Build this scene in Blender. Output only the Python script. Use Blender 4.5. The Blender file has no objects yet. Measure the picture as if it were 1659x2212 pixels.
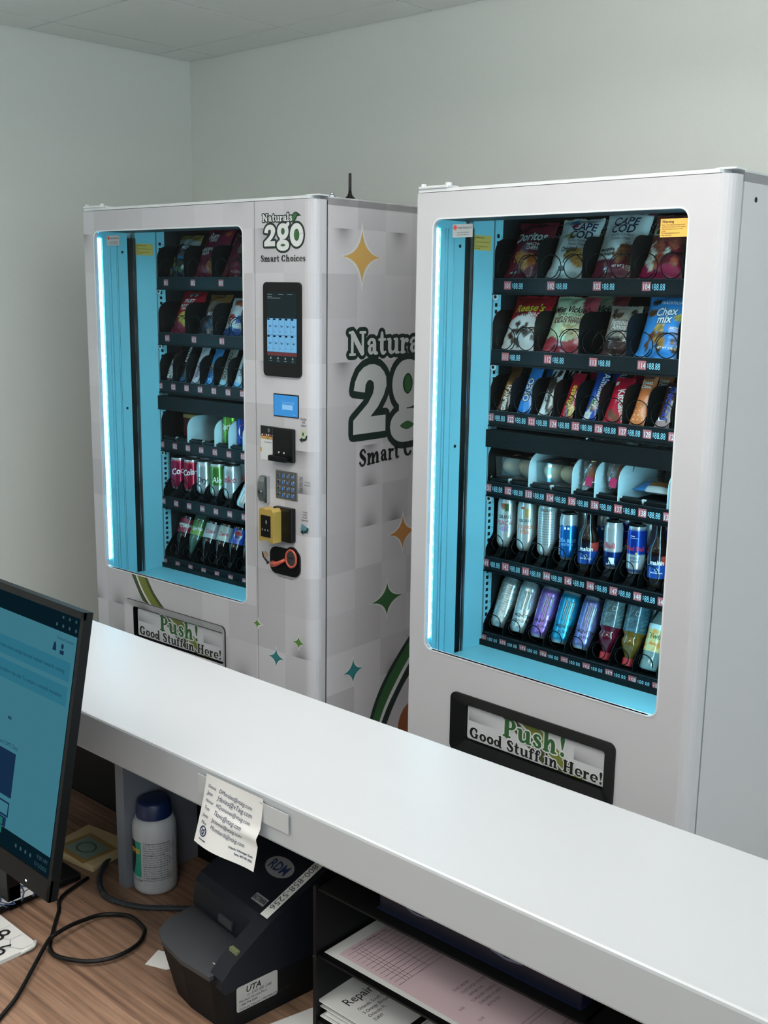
import bpy, bmesh, math, random
from mathutils import Vector, Matrix
from math import sin, cos, pi, radians, hypot, atan2, exp

random.seed(7)
SC = bpy.context.scene
COL = SC.collection

# ------------------------------------------------------------------ camera, world, light, exposure
cam = bpy.data.cameras.new('camera'); camo = bpy.data.objects.new('camera', cam); COL.objects.link(camo)
YAW, PITCH, ROLL = 0.7433, -0.198, 0.0136
cam.sensor_fit = 'VERTICAL'; cam.sensor_height = 36.0; cam.lens = 2370.76 / 2212 * 36.0
cam.clip_start = 0.05
_f = Vector((-sin(YAW) * cos(PITCH), cos(YAW) * cos(PITCH), sin(PITCH)))
_r0 = Vector((cos(YAW), sin(YAW), 0)); _u0 = _r0.cross(_f)
_r = _r0 * cos(ROLL) + _u0 * sin(ROLL); _u = _r.cross(_f)
camo.matrix_world = Matrix(((_r.x, _u.x, -_f.x, 4.1431), (_r.y, _u.y, -_f.y, -3.195), (_r.z, _u.z, -_f.z, 1.733), (0, 0, 0, 1)))
SC.camera = camo

w = bpy.data.worlds.new('world'); SC.world = w; w.use_nodes = True
w.node_tree.nodes['Background'].inputs[0].default_value = (0.70, 0.90, 0.98, 1)
w.node_tree.nodes['Background'].inputs[1].default_value = 1.7
SC.view_settings.view_transform = 'Standard'; SC.view_settings.look = 'None'
SC.view_settings.gamma = 1.0; SC.view_settings.use_curve_mapping = False
SC.view_settings.exposure = 0.17
SC.cycles.max_bounces = 8; SC.cycles.transparent_max_bounces = 12
SC.cycles.use_denoising = True
CEIL_LIGHT = 9.0        # ceiling panels
ADDED_UPLIGHT = 48.0  # upward glow added on the hanging lamps to lift the ceiling
ADDED_PENDANT_LIGHT = 6.5    # made-up hanging lamps, added to brighten walls and ceiling
LED_LIGHT = 16.0        # strips in the machines

# ------------------------------------------------------------------ colour and materials
def lin(c):
    c = max(0.0, min(255.0, c)) / 255.0
    return c / 12.92 if c <= 0.04045 else ((c + 0.055) / 1.055) ** 2.4
def rgb(c): return (lin(c[0]), lin(c[1]), lin(c[2]), 1.0)
_mats = {}
def M(name, c=(200, 200, 200), rough=0.5, metal=0.0, emit=None, es=0.0, spec=0.5, coat=0.0, noise=None):
    if name in _mats: return _mats[name]
    m = bpy.data.materials.new(name); m.use_nodes = True
    nt = m.node_tree; b = nt.nodes['Principled BSDF']
    b.inputs['Base Color'].default_value = rgb(c); b.inputs['Roughness'].default_value = rough
    b.inputs['Metallic'].default_value = metal; b.inputs['Specular IOR Level'].default_value = spec
    b.inputs['Coat Weight'].default_value = coat
    if emit: b.inputs['Emission Color'].default_value = rgb(emit); b.inputs['Emission Strength'].default_value = es
    if noise:   # (scale, amount, bump)
        tc = nt.nodes.new('ShaderNodeTexCoord'); n = nt.nodes.new('ShaderNodeTexNoise'); n.inputs['Scale'].default_value = noise[0]
        n.inputs['Detail'].default_value = 4
        nt.links.new(tc.outputs['Object'], n.inputs['Vector'])
        mx = nt.nodes.new('ShaderNodeMix'); mx.data_type = 'RGBA'
        a = [max(0, x * (1 - noise[1])) for x in rgb(c)[:3]] + [1]; d = [min(1, x * (1 + noise[1])) for x in rgb(c)[:3]] + [1]
        mx.inputs[6].default_value = a; mx.inputs[7].default_value = d
        nt.links.new(n.outputs['Fac'], mx.inputs[0]); nt.links.new(mx.outputs[2], b.inputs['Base Color'])
        if noise[2]:
            bp = nt.nodes.new('ShaderNodeBump'); bp.inputs['Strength'].default_value = noise[2]; bp.inputs['Distance'].default_value = 0.002
            nt.links.new(n.outputs['Fac'], bp.inputs['Height']); nt.links.new(bp.outputs[0], b.inputs['Normal'])
    _mats[name] = m
    return m
def printed(name, rough, metal=0.0, coat=0.0, alpha=None):
    if name in _mats: return _mats[name]
    m = bpy.data.materials.new(name); m.use_nodes = True; nt = m.node_tree; b = nt.nodes['Principled BSDF']
    a = nt.nodes.new('ShaderNodeAttribute'); a.attribute_name = 'print'
    nt.links.new(a.outputs['Color'], b.inputs['Base Color'])
    b.inputs['Roughness'].default_value = rough; b.inputs['Metallic'].default_value = metal; b.inputs['Coat Weight'].default_value = coat
    _mats[name] = m; return m
def clear(name, tint=(235, 245, 245), ior=1.45, gloss=1.0, frost=0.0, veil=0.0):
    if name in _mats: return _mats[name]
    m = bpy.data.materials.new(name); m.use_nodes = True; nt = m.node_tree; nt.nodes.clear()
    o = nt.nodes.new('ShaderNodeOutputMaterial'); t = nt.nodes.new('ShaderNodeBsdfTransparent'); g = nt.nodes.new('ShaderNodeBsdfGlossy')
    g.inputs['Roughness'].default_value = 0.02 + frost; g.inputs['Color'].default_value = (gloss, gloss, gloss, 1); t.inputs['Color'].default_value = rgb(tint)
    fr = nt.nodes.new('ShaderNodeFresnel'); fr.inputs['IOR'].default_value = ior
    mx = nt.nodes.new('ShaderNodeMixShader')
    nt.links.new(fr.outputs[0], mx.inputs[0]); nt.links.new(t.outputs[0], mx.inputs[1]); nt.links.new(g.outputs[0], mx.inputs[2])
    if veil:
        df = nt.nodes.new('ShaderNodeBsdfDiffuse'); df.inputs[0].default_value = rgb((220, 228, 230)); m2 = nt.nodes.new('ShaderNodeMixShader'); m2.inputs[0].default_value = veil
        nt.links.new(mx.outputs[0], m2.inputs[1]); nt.links.new(df.outputs[0], m2.inputs[2]); mx = m2
    nt.links.new(mx.outputs[0], o.inputs[0]); _mats[name] = m; return m
def glow(name, c, s):
    if name in _mats: return _mats[name]
    m = bpy.data.materials.new(name); m.use_nodes = True; nt = m.node_tree; nt.nodes.clear()
    o = nt.nodes.new('ShaderNodeOutputMaterial'); e = nt.nodes.new('ShaderNodeEmission')
    e.inputs[0].default_value = rgb(c); e.inputs[1].default_value = s; nt.links.new(e.outputs[0], o.inputs[0]); _mats[name] = m; return m

# ------------------------------------------------------------------ mesh building
class MB:
    def __init__(s): s.v = []; s.f = []; s.m = []; s.c = []; s.mats = []; s.sm = []
    def mi(s, m):
        if m not in s.mats: s.mats.append(m)
        return s.mats.index(m)
    def face(s, idx, m, cols=None, smooth=False): s.f.append(tuple(idx)); s.m.append(s.mi(m)); s.c.append(cols); s.sm.append(smooth)
    def poly(s, pts, m, col=None, smooth=False):
        i = len(s.v); s.v += [tuple(p) for p in pts]; s.face(range(i, i + len(pts)), m, [col] * len(pts) if col else None, smooth)
    def box(s, a, b, m, skip=''):
        x0, y0, z0 = a; x1, y1, z1 = b; i = len(s.v)
        s.v += [(x0, y0, z0), (x1, y0, z0), (x1, y1, z0), (x0, y1, z0), (x0, y0, z1), (x1, y0, z1), (x1, y1, z1), (x0, y1, z1)]
        for n, q in (('b', (3, 2, 1, 0)), ('t', (4, 5, 6, 7)), ('f', (0, 1, 5, 4)), ('r', (1, 2, 6, 5)), ('k', (2, 3, 7, 6)), ('l', (3, 0, 4, 7))):
            if n not in skip: s.face([i + k for k in q], m)
    def rbox(s, a, b, m, r=0.004, seg=2):
        bm = bmesh.new(); bmesh.ops.create_cube(bm, size=1)
        c = [(p + q) / 2 for p, q in zip(a, b)]; d = [abs(q - p) for p, q in zip(a, b)]
        for v in bm.verts: v.co = Vector((c[0] + v.co.x * d[0], c[1] + v.co.y * d[1], c[2] + v.co.z * d[2]))
        bmesh.ops.bevel(bm, geom=bm.edges[:], offset=min(r, min(d) * .45), segments=seg, affect='EDGES', profile=0.5)
        s.add_bm(bm, m)
    def add_bm(s, bm, m, smooth=False):
        i = len(s.v); bm.verts.index_update(); s.v += [tuple(v.co) for v in bm.verts]
        for f in bm.faces: s.face([i + v.index for v in f.verts], m, None, smooth)
        bm.free()
    def extrude(s, pts, fn, t0, t1, m, smooth=False):   # pts 2d ring (ccw), fn(a,b,t)->3d
        n = len(pts); i = len(s.v)
        s.v += [tuple(fn(a, b, t0)) for a, b in pts] + [tuple(fn(a, b, t1)) for a, b in pts]
        s.face(list(range(i + n - 1, i - 1, -1)), m); s.face(range(i + n, i + 2 * n), m)
        for k in range(n): s.face((i + k, i + (k + 1) % n, i + n + (k + 1) % n, i + n + k), m, None, smooth)
    def tube(s, pts, r, m, n=8, closed=False, cap=True, smooth=True):
        pts = [Vector(p) for p in pts]; L = len(pts); i0 = len(s.v); up = None
        for k, p in enumerate(pts):
            t = (pts[(k + 1) % L] - pts[k - 1]) if closed or 0 < k < L - 1 else (pts[1] - pts[0] if k == 0 else pts[-1] - pts[-2])
            t.normalize()
            if up is None: up = t.orthogonal().normalized()
            up = (up - t * up.dot(t)).normalized(); sd = t.cross(up); rr = r[k] if isinstance(r, (list, tuple)) else r
            s.v += [tuple(p + up * (rr * cos(2 * pi * j / n)) + sd * (rr * sin(2 * pi * j / n))) for j in range(n)]
        for k in range(L if closed else L - 1):
            a = i0 + k * n; b = i0 + ((k + 1) % L) * n
            for j in range(n): s.face((a + j, a + (j + 1) % n, b + (j + 1) % n, b + j), m, None, smooth)
        if cap and not closed:
            s.face([i0 + j for j in range(n - 1, -1, -1)], m); s.face([i0 + (L - 1) * n + j for j in range(n)], m)
    def lathe(s, prof, m, n=28, colfn=None, smooth=True, cx=0, cy=0):
        i0 = len(s.v); L = len(prof)
        for r, z in prof:
            for j in range(n): a = 2 * pi * j / n; s.v.append((cx + r * sin(a), cy - r * cos(a), z))
        z0, z1 = prof[0][1], prof[-1][1]
        cf = (lambda j, k: colfn(((j / n + .5) % 1.0) - .5, prof[k][1])) if colfn else None
        for k in range(L - 1):
            for j in range(n):
                j2 = j + 1; q = (i0 + k * n + j, i0 + k * n + j2 % n, i0 + (k + 1) * n + j2 % n, i0 + (k + 1) * n + j)
                s.face(q, m, [cf(j, k), cf(j2 % n, k), cf(j2 % n, k + 1), cf(j, k + 1)] if cf else None, smooth)
    def surf(s, S, nu, nv, m, colfn=None, flip=False, smooth=True):
        i0 = len(s.v)
        for b in range(nv + 1):
            for a in range(nu + 1): s.v.append(tuple(S(a / nu, b / nv)))
        for b in range(nv):
            for a in range(nu):
                q = [(a, b), (a + 1, b), (a + 1, b + 1), (a, b + 1)]
                if flip: q.reverse()
                s.face([i0 + y * (nu + 1) + x for x, y in q], m, [colfn(x / nu, y / nv) for x, y in q] if colfn else None, smooth)
    def build(s, name, parent=None):
        me = bpy.data.meshes.new(name); me.from_pydata(s.v, [], s.f)
        for m in s.mats: me.materials.append(m)
        me.polygons.foreach_set('material_index', s.m); me.polygons.foreach_set('use_smooth', s.sm)
        if any(c for c in s.c):
            at = me.color_attributes.new('print', 'FLOAT_COLOR', 'CORNER'); buf = []; cache = {}
            for f, c in zip(s.f, s.c):
                for k in range(len(f)):
                    q = c[k] if c and c[k] else (200, 200, 200)
                    q = (int(q[0]), int(q[1]), int(q[2]))
                    if q not in cache: cache[q] = rgb(q)
                    buf += cache[q]
            at.data.foreach_set('color', buf)
        o = bpy.data.objects.new(name, me); COL.objects.link(o)
        if parent: o.parent = parent
        return o
def tag(o, label=None, cat=None, group=None, kind=None):
    if label: o['label'] = label
    if cat: o['category'] = cat
    if group: o['group'] = group
    if kind: o['kind'] = kind
    return o
def thing(name, label, cat, loc=(0, 0, 0), rz=0.0, group=None):
    o = bpy.data.objects.new(name, None); COL.objects.link(o); o.empty_display_size = .05
    o.location = loc; o.rotation_euler = (0, 0, rz)
    return tag(o, label, cat, group)
def copy_tree(o, parent=None):
    c = o.copy(); COL.objects.link(c)
    if parent: c.parent = parent
    for ch in o.children: copy_tree(ch, c)
    return c

# ------------------------------------------------------------------ lettering
_gl = {}
def glyphs(bold):
    if bold in _gl: return _gl[bold]
    cu = bpy.data.curves.new('g', 'FONT'); cu.resolution_u = 2; cu.offset = 0.022 if bold else 0.0
    ob = bpy.data.objects.new('g', cu); COL.objects.link(ob); tb = {}
    def mesh(t):
        cu.body = t; bpy.context.view_layer.update()
        me = bpy.data.meshes.new_from_object(ob.evaluated_get(bpy.context.evaluated_depsgraph_get()))
        v = [(p.co.x, p.co.y) for p in me.vertices]; f = [tuple(p.vertices) for p in me.polygons]; bpy.data.meshes.remove(me); return v, f
    bar = max(p[0] for p in mesh('|')[0])
    for c in 'ABCDEFGHIJKLMNOPQRSTUVWXYZabcdefghijklmnopqrstuvwxyz0123456789.,:;-!?$%&/@\'()#+=':
        v, f = mesh(c); adv = max(p[0] for p in mesh(c + '|')[0]) - bar; tb[c] = (adv, v, f)
    tb[' '] = (0.3, [], [])
    bpy.data.objects.remove(ob); bpy.data.curves.remove(cu); _gl[bold] = tb; return tb
def T(mb, s, size, fn, m, x=0, y=0, al='l', bold=False, sx=1.0, slant=0.0, rot=0.0):
    tb = glyphs(bold); W = sum(tb.get(c, tb['x'])[0] for c in s) * size * sx
    cx = {'l': 0, 'c': -W / 2, 'r': -W}[al]; ca, sa = cos(rot), sin(rot)
    for c in s:
        adv, v, f = tb.get(c, tb['x']); i = len(mb.v)
        for a, b in v:
            px = cx + (a + slant * b) * size * sx; py = b * size
            mb.v.append(tuple(fn(x + px * ca - py * sa, y + px * sa + py * ca)))
        for q in f: mb.face([i + k for k in q], m)
        cx += adv * size * sx
    return W
def smooth_pts(p, n=5):
    if len(p) < 3: return p
    out = []
    for i in range(len(p) - 1):
        a = p[max(0, i - 1)]; b = p[i]; c = p[i + 1]; d = p[min(len(p) - 1, i + 2)]
        for k in range(n):
            t = k / n; out.append(tuple(.5 * (2 * b[j] + (c[j] - a[j]) * t + (2 * a[j] - 5 * b[j] + 4 * c[j] - d[j]) * t * t + (3 * b[j] - a[j] - 3 * c[j] + d[j]) * t ** 3) for j in range(len(b))))
    return out + [p[-1]]
_sc = [0]
def stroke(mb, pts, fn0, m, grow=0.0, ns=5):
    q = smooth_pts(pts, ns); p0, px, py = (Vector(fn0(q[0][0] + i, q[0][1] + j)) for i, j in ((0, 0), (1e-3, 0), (0, 1e-3))); nn = (px - p0).cross(py - p0).normalized()
    def fn(x, y): return Vector(fn0(x, y)) + nn * (2e-6 * (_sc[0] % 120))     # a hair of lift so overlapping pieces never share a plane
    for k, (x, y, wd) in enumerate(q):
        r = wd / 2 + grow; _sc[0] += 1
        mb.poly([fn(x + r * cos(2 * pi * j / 10), y + r * sin(2 * pi * j / 10)) for j in range(10)], m)
        if k + 1 < len(q):
            x2, y2, w2 = q[k + 1]; _sc[0] += 1; dx, dy = x2 - x, y2 - y; L = hypot(dx, dy)
            if L > 1e-9:
                nx, ny = -dy / L, dx / L; r2 = w2 / 2 + grow
                mb.poly([fn(x - nx * r, y - ny * r), fn(x2 - nx * r2, y2 - ny * r2), fn(x2 + nx * r2, y2 + ny * r2), fn(x + nx * r, y + ny * r)], m)
def ell(cx, cy, rx, ry, ws, wt, a0=0, a1=360, n=16):
    return [(cx + rx * cos(radians(a0 + (a1 - a0) * k / n)), cy + ry * sin(radians(a0 + (a1 - a0) * k / n)), wt + (ws - wt) * abs(cos(radians(a0 + (a1 - a0) * k / n)))) for k in range(n + 1)]
K = .165
_arch = lambda x: [(x, .28, .1), (x + .08, .42, .1), (x + .17, .42, .15), (x + .22, .32, K), (x + .22, .06, K)]
_ft = lambda x: [(x - .1, .035, .075), (x + .1, .035, .075)]
SLAB = {   # heavy rounded slab-serif letters: advance, strokes (x, y, width)
 'a': (.56, [[(.1, .36, .14), (.17, .45, .09), (.28, .46, .09), (.36, .38, .15), (.37, .1, K), (.5, .04, .08)], [(.36, .27, .07), (.2, .27, .1), (.13, .16, .16), (.2, .05, .1), (.34, .1, .07)]]),
 'c': (.5, [ell(.27, .25, .17, .2, .17, .08, 50, 310)[::-1], [(.37, .37, .13), (.38, .36, .13)]]),
 'd': (.62, [ell(.22, .24, .14, .18, .16, .08), [(.44, .7, K), (.44, .06, K)], [(.34, .71, .07), (.44, .71, .07)], [(.44, .035, .075), (.57, .035, .075)]]),
 'e': (.53, [ell(.27, .25, .18, .2, .15, .08, 0, 300), [(.12, .25, .06), (.43, .25, .06)]]),
 'f': (.4, [[(.34, .6, .13), (.28, .7, .08), (.17, .62, .14), (.15, .5, K), (.15, .06, K)], [(.03, .46, .08), (.32, .46, .08)], _ft(.15)]),
 'h': (.66, [[(.15, .7, K), (.15, .06, K)], [(.04, .71, .07), (.15, .71, .07)], _arch(.22), _ft(.15), _ft(.47)]),
 'i': (.31, [[(.15, .42, K), (.15, .06, K)], [(.04, .45, .07), (.15, .45, .07)], _ft(.15), [(.15, .66, .17), (.151, .66, .17)]]),
 'l': (.31, [[(.15, .7, K), (.15, .06, K)], [(.04, .71, .07), (.15, .71, .07)], _ft(.15)]),
 'm': (.96, [[(.15, .42, K), (.15, .06, K)], [(.04, .45, .07), (.15, .45, .07)], _arch(.22), _arch(.53), _ft(.15), _ft(.45), _ft(.77)]),
 'n': (.66, [[(.15, .42, K), (.15, .06, K)], [(.04, .45, .07), (.15, .45, .07)], _arch(.22), _ft(.15), _ft(.47)]),
 'o': (.56, [ell(.27, .25, .17, .19, .17, .1)]),
 'r': (.48, [[(.15, .42, K), (.15, .06, K)], [(.04, .45, .07), (.15, .45, .07)], [(.2, .3, .08), (.28, .42, .1), (.37, .4, .15)], _ft(.16)]),
 's': (.45, [[(.34, .38, .1), (.28, .46, .08), (.16, .44, .1), (.12, .35, .14), (.22, .26, .16), (.33, .17, .15), (.31, .06, .1), (.19, .03, .08), (.09, .12, .11)]]),
 't': (.41, [[(.17, .64, .12), (.17, .46, K), (.17, .14, K), (.24, .04, .12), (.35, .07, .07)], [(.03, .45, .08), (.33, .45, .08)]]),
 'u': (.66, [[(.15, .42, K), (.15, .16, K), (.22, .05, .13), (.34, .06, .08), (.45, .16, .08)], [(.04, .45, .07), (.15, .45, .07)], [(.48, .42, K), (.48, .07, K)], [(.37, .45, .07), (.48, .45, .07)], [(.48, .035, .075), (.61, .035, .075)]]),
 'C': (.7, [ell(.36, .36, .25, .3, .2, .09, 45, 318)[::-1], [(.54, .62, .07), (.54, .46, .1)]]),
 'G': (.76, [ell(.36, .36, .25, .3, .2, .09, 45, 320)[::-1], [(.54, .62, .07), (.54, .46, .1)], [(.56, .28, .17), (.56, .1, .15)], [(.44, .3, .07), (.66, .3, .07)]]),
 'H': (.82, [[(.19, .66, .19), (.19, .06, .19)], [(.6, .66, .19), (.6, .06, .19)], [(.2, .36, .09), (.6, .36, .09)]] + [[(x - .13, y, .075), (x + .13, y, .075)] for x in (.19, .6) for y in (.035, .685)]),
 'N': (.84, [[(.16, .66, .12), (.16, .06, .12)], [(.17, .65, .19), (.62, .08, .19)], [(.64, .66, .11), (.64, .08, .11)], [(.05, .035, .075), (.29, .035, .075)], [(.03, .685, .075), (.2, .685, .075)], [(.52, .685, .075), (.76, .685, .075)]]),
 'P': (.64, [[(.19, .66, .2), (.19, .06, .2)], [(.22, .67, .08), (.4, .67, .09), (.5, .51, .18), (.4, .36, .09), (.22, .35, .08)], [(.05, .035, .075), (.34, .035, .075)], [(.05, .685, .075), (.2, .685, .075)]]),
 'S': (.58, [[(.45, .55, .11), (.36, .67, .09), (.2, .64, .13), (.14, .52, .17), (.28, .38, .2), (.44, .25, .18), (.42, .1, .13), (.25, .03, .09), (.1, .17, .12)]]),
 '!': (.34, [[(.17, .66, .17), (.17, .55, .17), (.17, .26, .05)], [(.17, .08, .17), (.171, .08, .17)]]),
 ' ': (.28, [])}
def slab(mb, s, size, fn, m, x=0, y=0, grow=0.0, al='l', sx=1.0, squeeze=1.0):
    W = sum(SLAB[c][0] for c in s) * size * sx * squeeze; cx = x - {'l': 0, 'c': W / 2, 'r': W}[al]
    for c in s:
        adv, st = SLAB[c]
        for p in st: stroke(mb, [(cx + a * size * sx, y + b * size, wd * size * (1 + sx) / 2) for a, b, wd in p], fn, m, grow, 4 if len(p) < 10 else 2)
        cx += adv * size * sx * squeeze
    return W
def star(mb, cx, cy, rx, ry, fn, m):
    pts = []
    for q in range(4):
        a0 = [(rx, 0), (0, ry), (-rx, 0), (0, -ry)][q]; a1 = [(0, ry), (-rx, 0), (0, -ry), (rx, 0)][q]
        for k in range(8):
            t = k / 8; s1 = (1 - t) ** 2; s2 = t * t; pts.append((a0[0] * s1 + a1[0] * s2 + (a0[0] + a1[0]) * .1 * 2 * t * (1 - t), a0[1] * s1 + a1[1] * s2 + (a0[1] + a1[1]) * .1 * 2 * t * (1 - t)))
    for k in range(len(pts)):
        a, b = pts[k], pts[(k + 1) % len(pts)]; mb.poly([fn(cx, cy), fn(cx + a[0], cy + a[1]), fn(cx + b[0], cy + b[1])], m)
def ribbon(mb, A, B, fn, m):
    A = smooth_pts(A, 6); B = smooth_pts(B, 6)
    for k in range(len(A) - 1): mb.poly([fn(*A[k]), fn(*B[k]), fn(*B[k + 1]), fn(*A[k + 1])], m)
def rrect(x0, y0, x1, y1, r, n=6):
    p = []
    for cx, cy, a in ((x1 - r, y1 - r, 0), (x0 + r, y1 - r, 90), (x0 + r, y0 + r, 180), (x1 - r, y0 + r, 270)):
        for k in range(n + 1): t = radians(a + 90 * k / n); p.append((cx + r * cos(t), cy + r * sin(t)))
    return p
def disc(mb, cx, cy, rx, ry, fn, m, n=20): mb.poly([fn(cx + rx * cos(2 * pi * k / n), cy + ry * sin(2 * pi * k / n)) for k in range(n)], m)
def quad(mb, x0, y0, x1, y1, fn, m): mb.poly([fn(x0, y0), fn(x1, y0), fn(x1, y1), fn(x0, y1)], m)

# ------------------------------------------------------------------ the room
def wall_mat(name, c): return M(name, c, .75, spec=.25, noise=(90, .02, .08))
W1 = wall_mat('painted wall', (224, 227, 222)); ZC = 2.7201
b = MB(); b.box((-.12, -7.5, 0), (0, .12, ZC + .12), W1); tag(b.build('wall_left'), kind='structure')
b = MB(); b.box((0, 0, 0), (8.0, .12, ZC + .12), W1); tag(b.build('wall_back'), kind='structure')
b = MB(); b.box((-.12, -7.62, 0), (8.0, -7.5, ZC + .12), W1); tag(b.build('wall_front'), kind='structure')
b = MB(); b.box((-.12, -7.62, -.1), (8.0, .12, 0), M('floor tile', (196, 194, 190), .35, noise=(3, .08, 0))); tag(b.build('floor'), kind='structure')
b = MB(); b.box((-.12, -7.62, ZC + .009), (8.0, .12, ZC + .1), M('ceiling grid', (66, 68, 66), .7)); ceil = tag(b.build('ceiling'), kind='structure')
TL = .6096; gx = [0.0] + [.1876 + TL * k for k in range(13)]; gy = [0.0] + [-.1819 - TL * k for k in range(12)]
LIGHTS = [(4, 6, 2), (7, 7, 2), (10, 5, 2), (10, 9, 2), (1, 9, 2), (4, 4, 2)]   # (column, row, length in tiles along x)
lit = {(i + k, j) for i, j, n in LIGHTS for k in range(n)}
tm = M('ceiling tile', (236, 238, 236), .85, spec=.1, noise=(160, .03, .25)); tile_me = {}
for i in range(len(gx) - 1):
    for j in range(len(gy) - 1):
        if (i, j) in lit: continue
        x0, x1, y1, y0 = gx[i], gx[i + 1], gy[j], gy[j + 1]; key = (round(x1 - x0, 3), round(y1 - y0, 3)); g = .005
        if key not in tile_me:
            t = MB(); t.box((g, g, 0), (key[0] - g, key[1] - g, .0085), tm); o = t.build('ceiling_tile', ceil); tile_me[key] = o
        else: o = tile_me[key].copy(); COL.objects.link(o)
        o.parent = ceil; o.location = (x0, y0, ZC)
lo = None
for n, (i, j, k) in enumerate(LIGHTS):
    if lo is None:
        lo = thing('ceiling_light', 'x', 'light', (0, 0, 0))
        t = MB(); t.box((.004, .004, .002), (2 * TL - .004, TL - .004, .0085), M('white enamel', (230, 230, 228), .4)); t.build('housing', lo)
        t = MB(); t.box((.03, .03, -.002), (2 * TL - .03, TL - .03, .002), glow('ceiling panel', (255, 250, 244), CEIL_LIGHT)); t.build('diffuser', lo); l = lo
    else: l = copy_tree(lo)
    l.location = (gx[i], gy[j + 1], ZC); tag(l, 'white ceiling light panel ' + ('far behind the camera, middle left', 'far behind the camera, middle right', 'at the right end of the room, over the counter', 'at the far front right of the room', 'at the far front left of the room', 'over the left end of the desk')[n], 'light', 'ceiling light panels')

steel0 = M('wire steel', (150, 152, 152), .35, 1.0); pm_ = glow('added pendant diffuser', (255, 250, 244), ADDED_PENDANT_LIGHT); pd = None
for n, x in enumerate((2.4, 6.4)):  # invented hanging lamps out of view, added for their light
    if pd is None:
        pd = thing('added_pendant_light', 'x', 'light'); t = MB(); t.box((0, .0, .0), (.008, .2, .06), M('white enamel')); t.build('end_cap', pd); t = MB(); t.box((1.192, .0, 0), (1.2, .2, .06), M('white enamel')); t.build('end_cap', pd)
        t = MB(); t.box((.008, .01, .005), (1.192, .19, .050), pm_); t.build('diffuser', pd); t = MB(); t.box((.008, .01, .0505), (1.192, .19, .0545), glow('added uplight diffuser', (255, 252, 248), ADDED_UPLIGHT)); t.build('added_top_diffuser', pd)  # glowing top face added to throw light onto the ceiling
        for q in (.15, 1.05): t = MB(); t.tube([(q, .1, .04), (q, .1, .39)], .0015, steel0, 6); t.build('hanging_wire', pd)
        l = pd
    else: l = copy_tree(pd)
    l.location = (x, -1.75 - .75 * n, ZC - .34); tag(l, 'unseen hanging light added over the aisle, %s the machines' % ('left end, before', 'right end, beyond')[n], 'light', 'added hanging lights over the aisle')

# ------------------------------------------------------------------ vending machines
white = M('white powder coat', (200, 199, 203), .32, noise=(400, .01, .03)); trimw = M('white trim', (225, 228, 230), .3)
inner = M('pale enamel', (142, 206, 220), .35); dark = M('black liner', (26, 32, 36), .55, noise=(900, .8, .4))
blk = M('black plastic', (8, 9, 10), .42, spec=.3); blk2 = M('black satin', (5, 6, 7), .5, spec=.25); chrome = M('chrome', (200, 205, 208), .2, 1.0); steel = M('brushed steel', (150, 152, 152), .35, 1.0)
trayb = M('black tray', (14, 16, 18), .5, spec=.15); wire = M('black wire', (12, 13, 14), .25, .6)
glass = clear('window glass', (226, 236, 236), 1.2, .7)
ledm = glow('led strip', (96, 214, 255), LED_LIGHT); ledd = glow('led dot', (225, 250, 255), 60.0)
tagred = M('tag red', (176, 92, 96), .6); tagw = M('tag white', (235, 235, 235), .6); lcd = M('lcd digits', (150, 205, 220), .6)
green = M('print green', (46, 96, 50), .5); dgreen = M('print dark green', (18, 38, 34), .5); ink = M('print black', (12, 16, 18), .5); olive = M('print olive', (112, 120, 46), .5); olived = M('print dark olive', (62, 74, 36), .5)
gold = M('print gold', (196, 158, 88), .5); orange = M('print orange', (190, 130, 70), .5); teal = M('print teal', (40, 118, 122), .5); lgrey = M('print grey', (196, 200, 200), .5); pwhite = M('print white', (220, 222, 222), .5); brown = M('print brown', (150, 84, 50), .5)
ZT = 2.0
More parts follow.
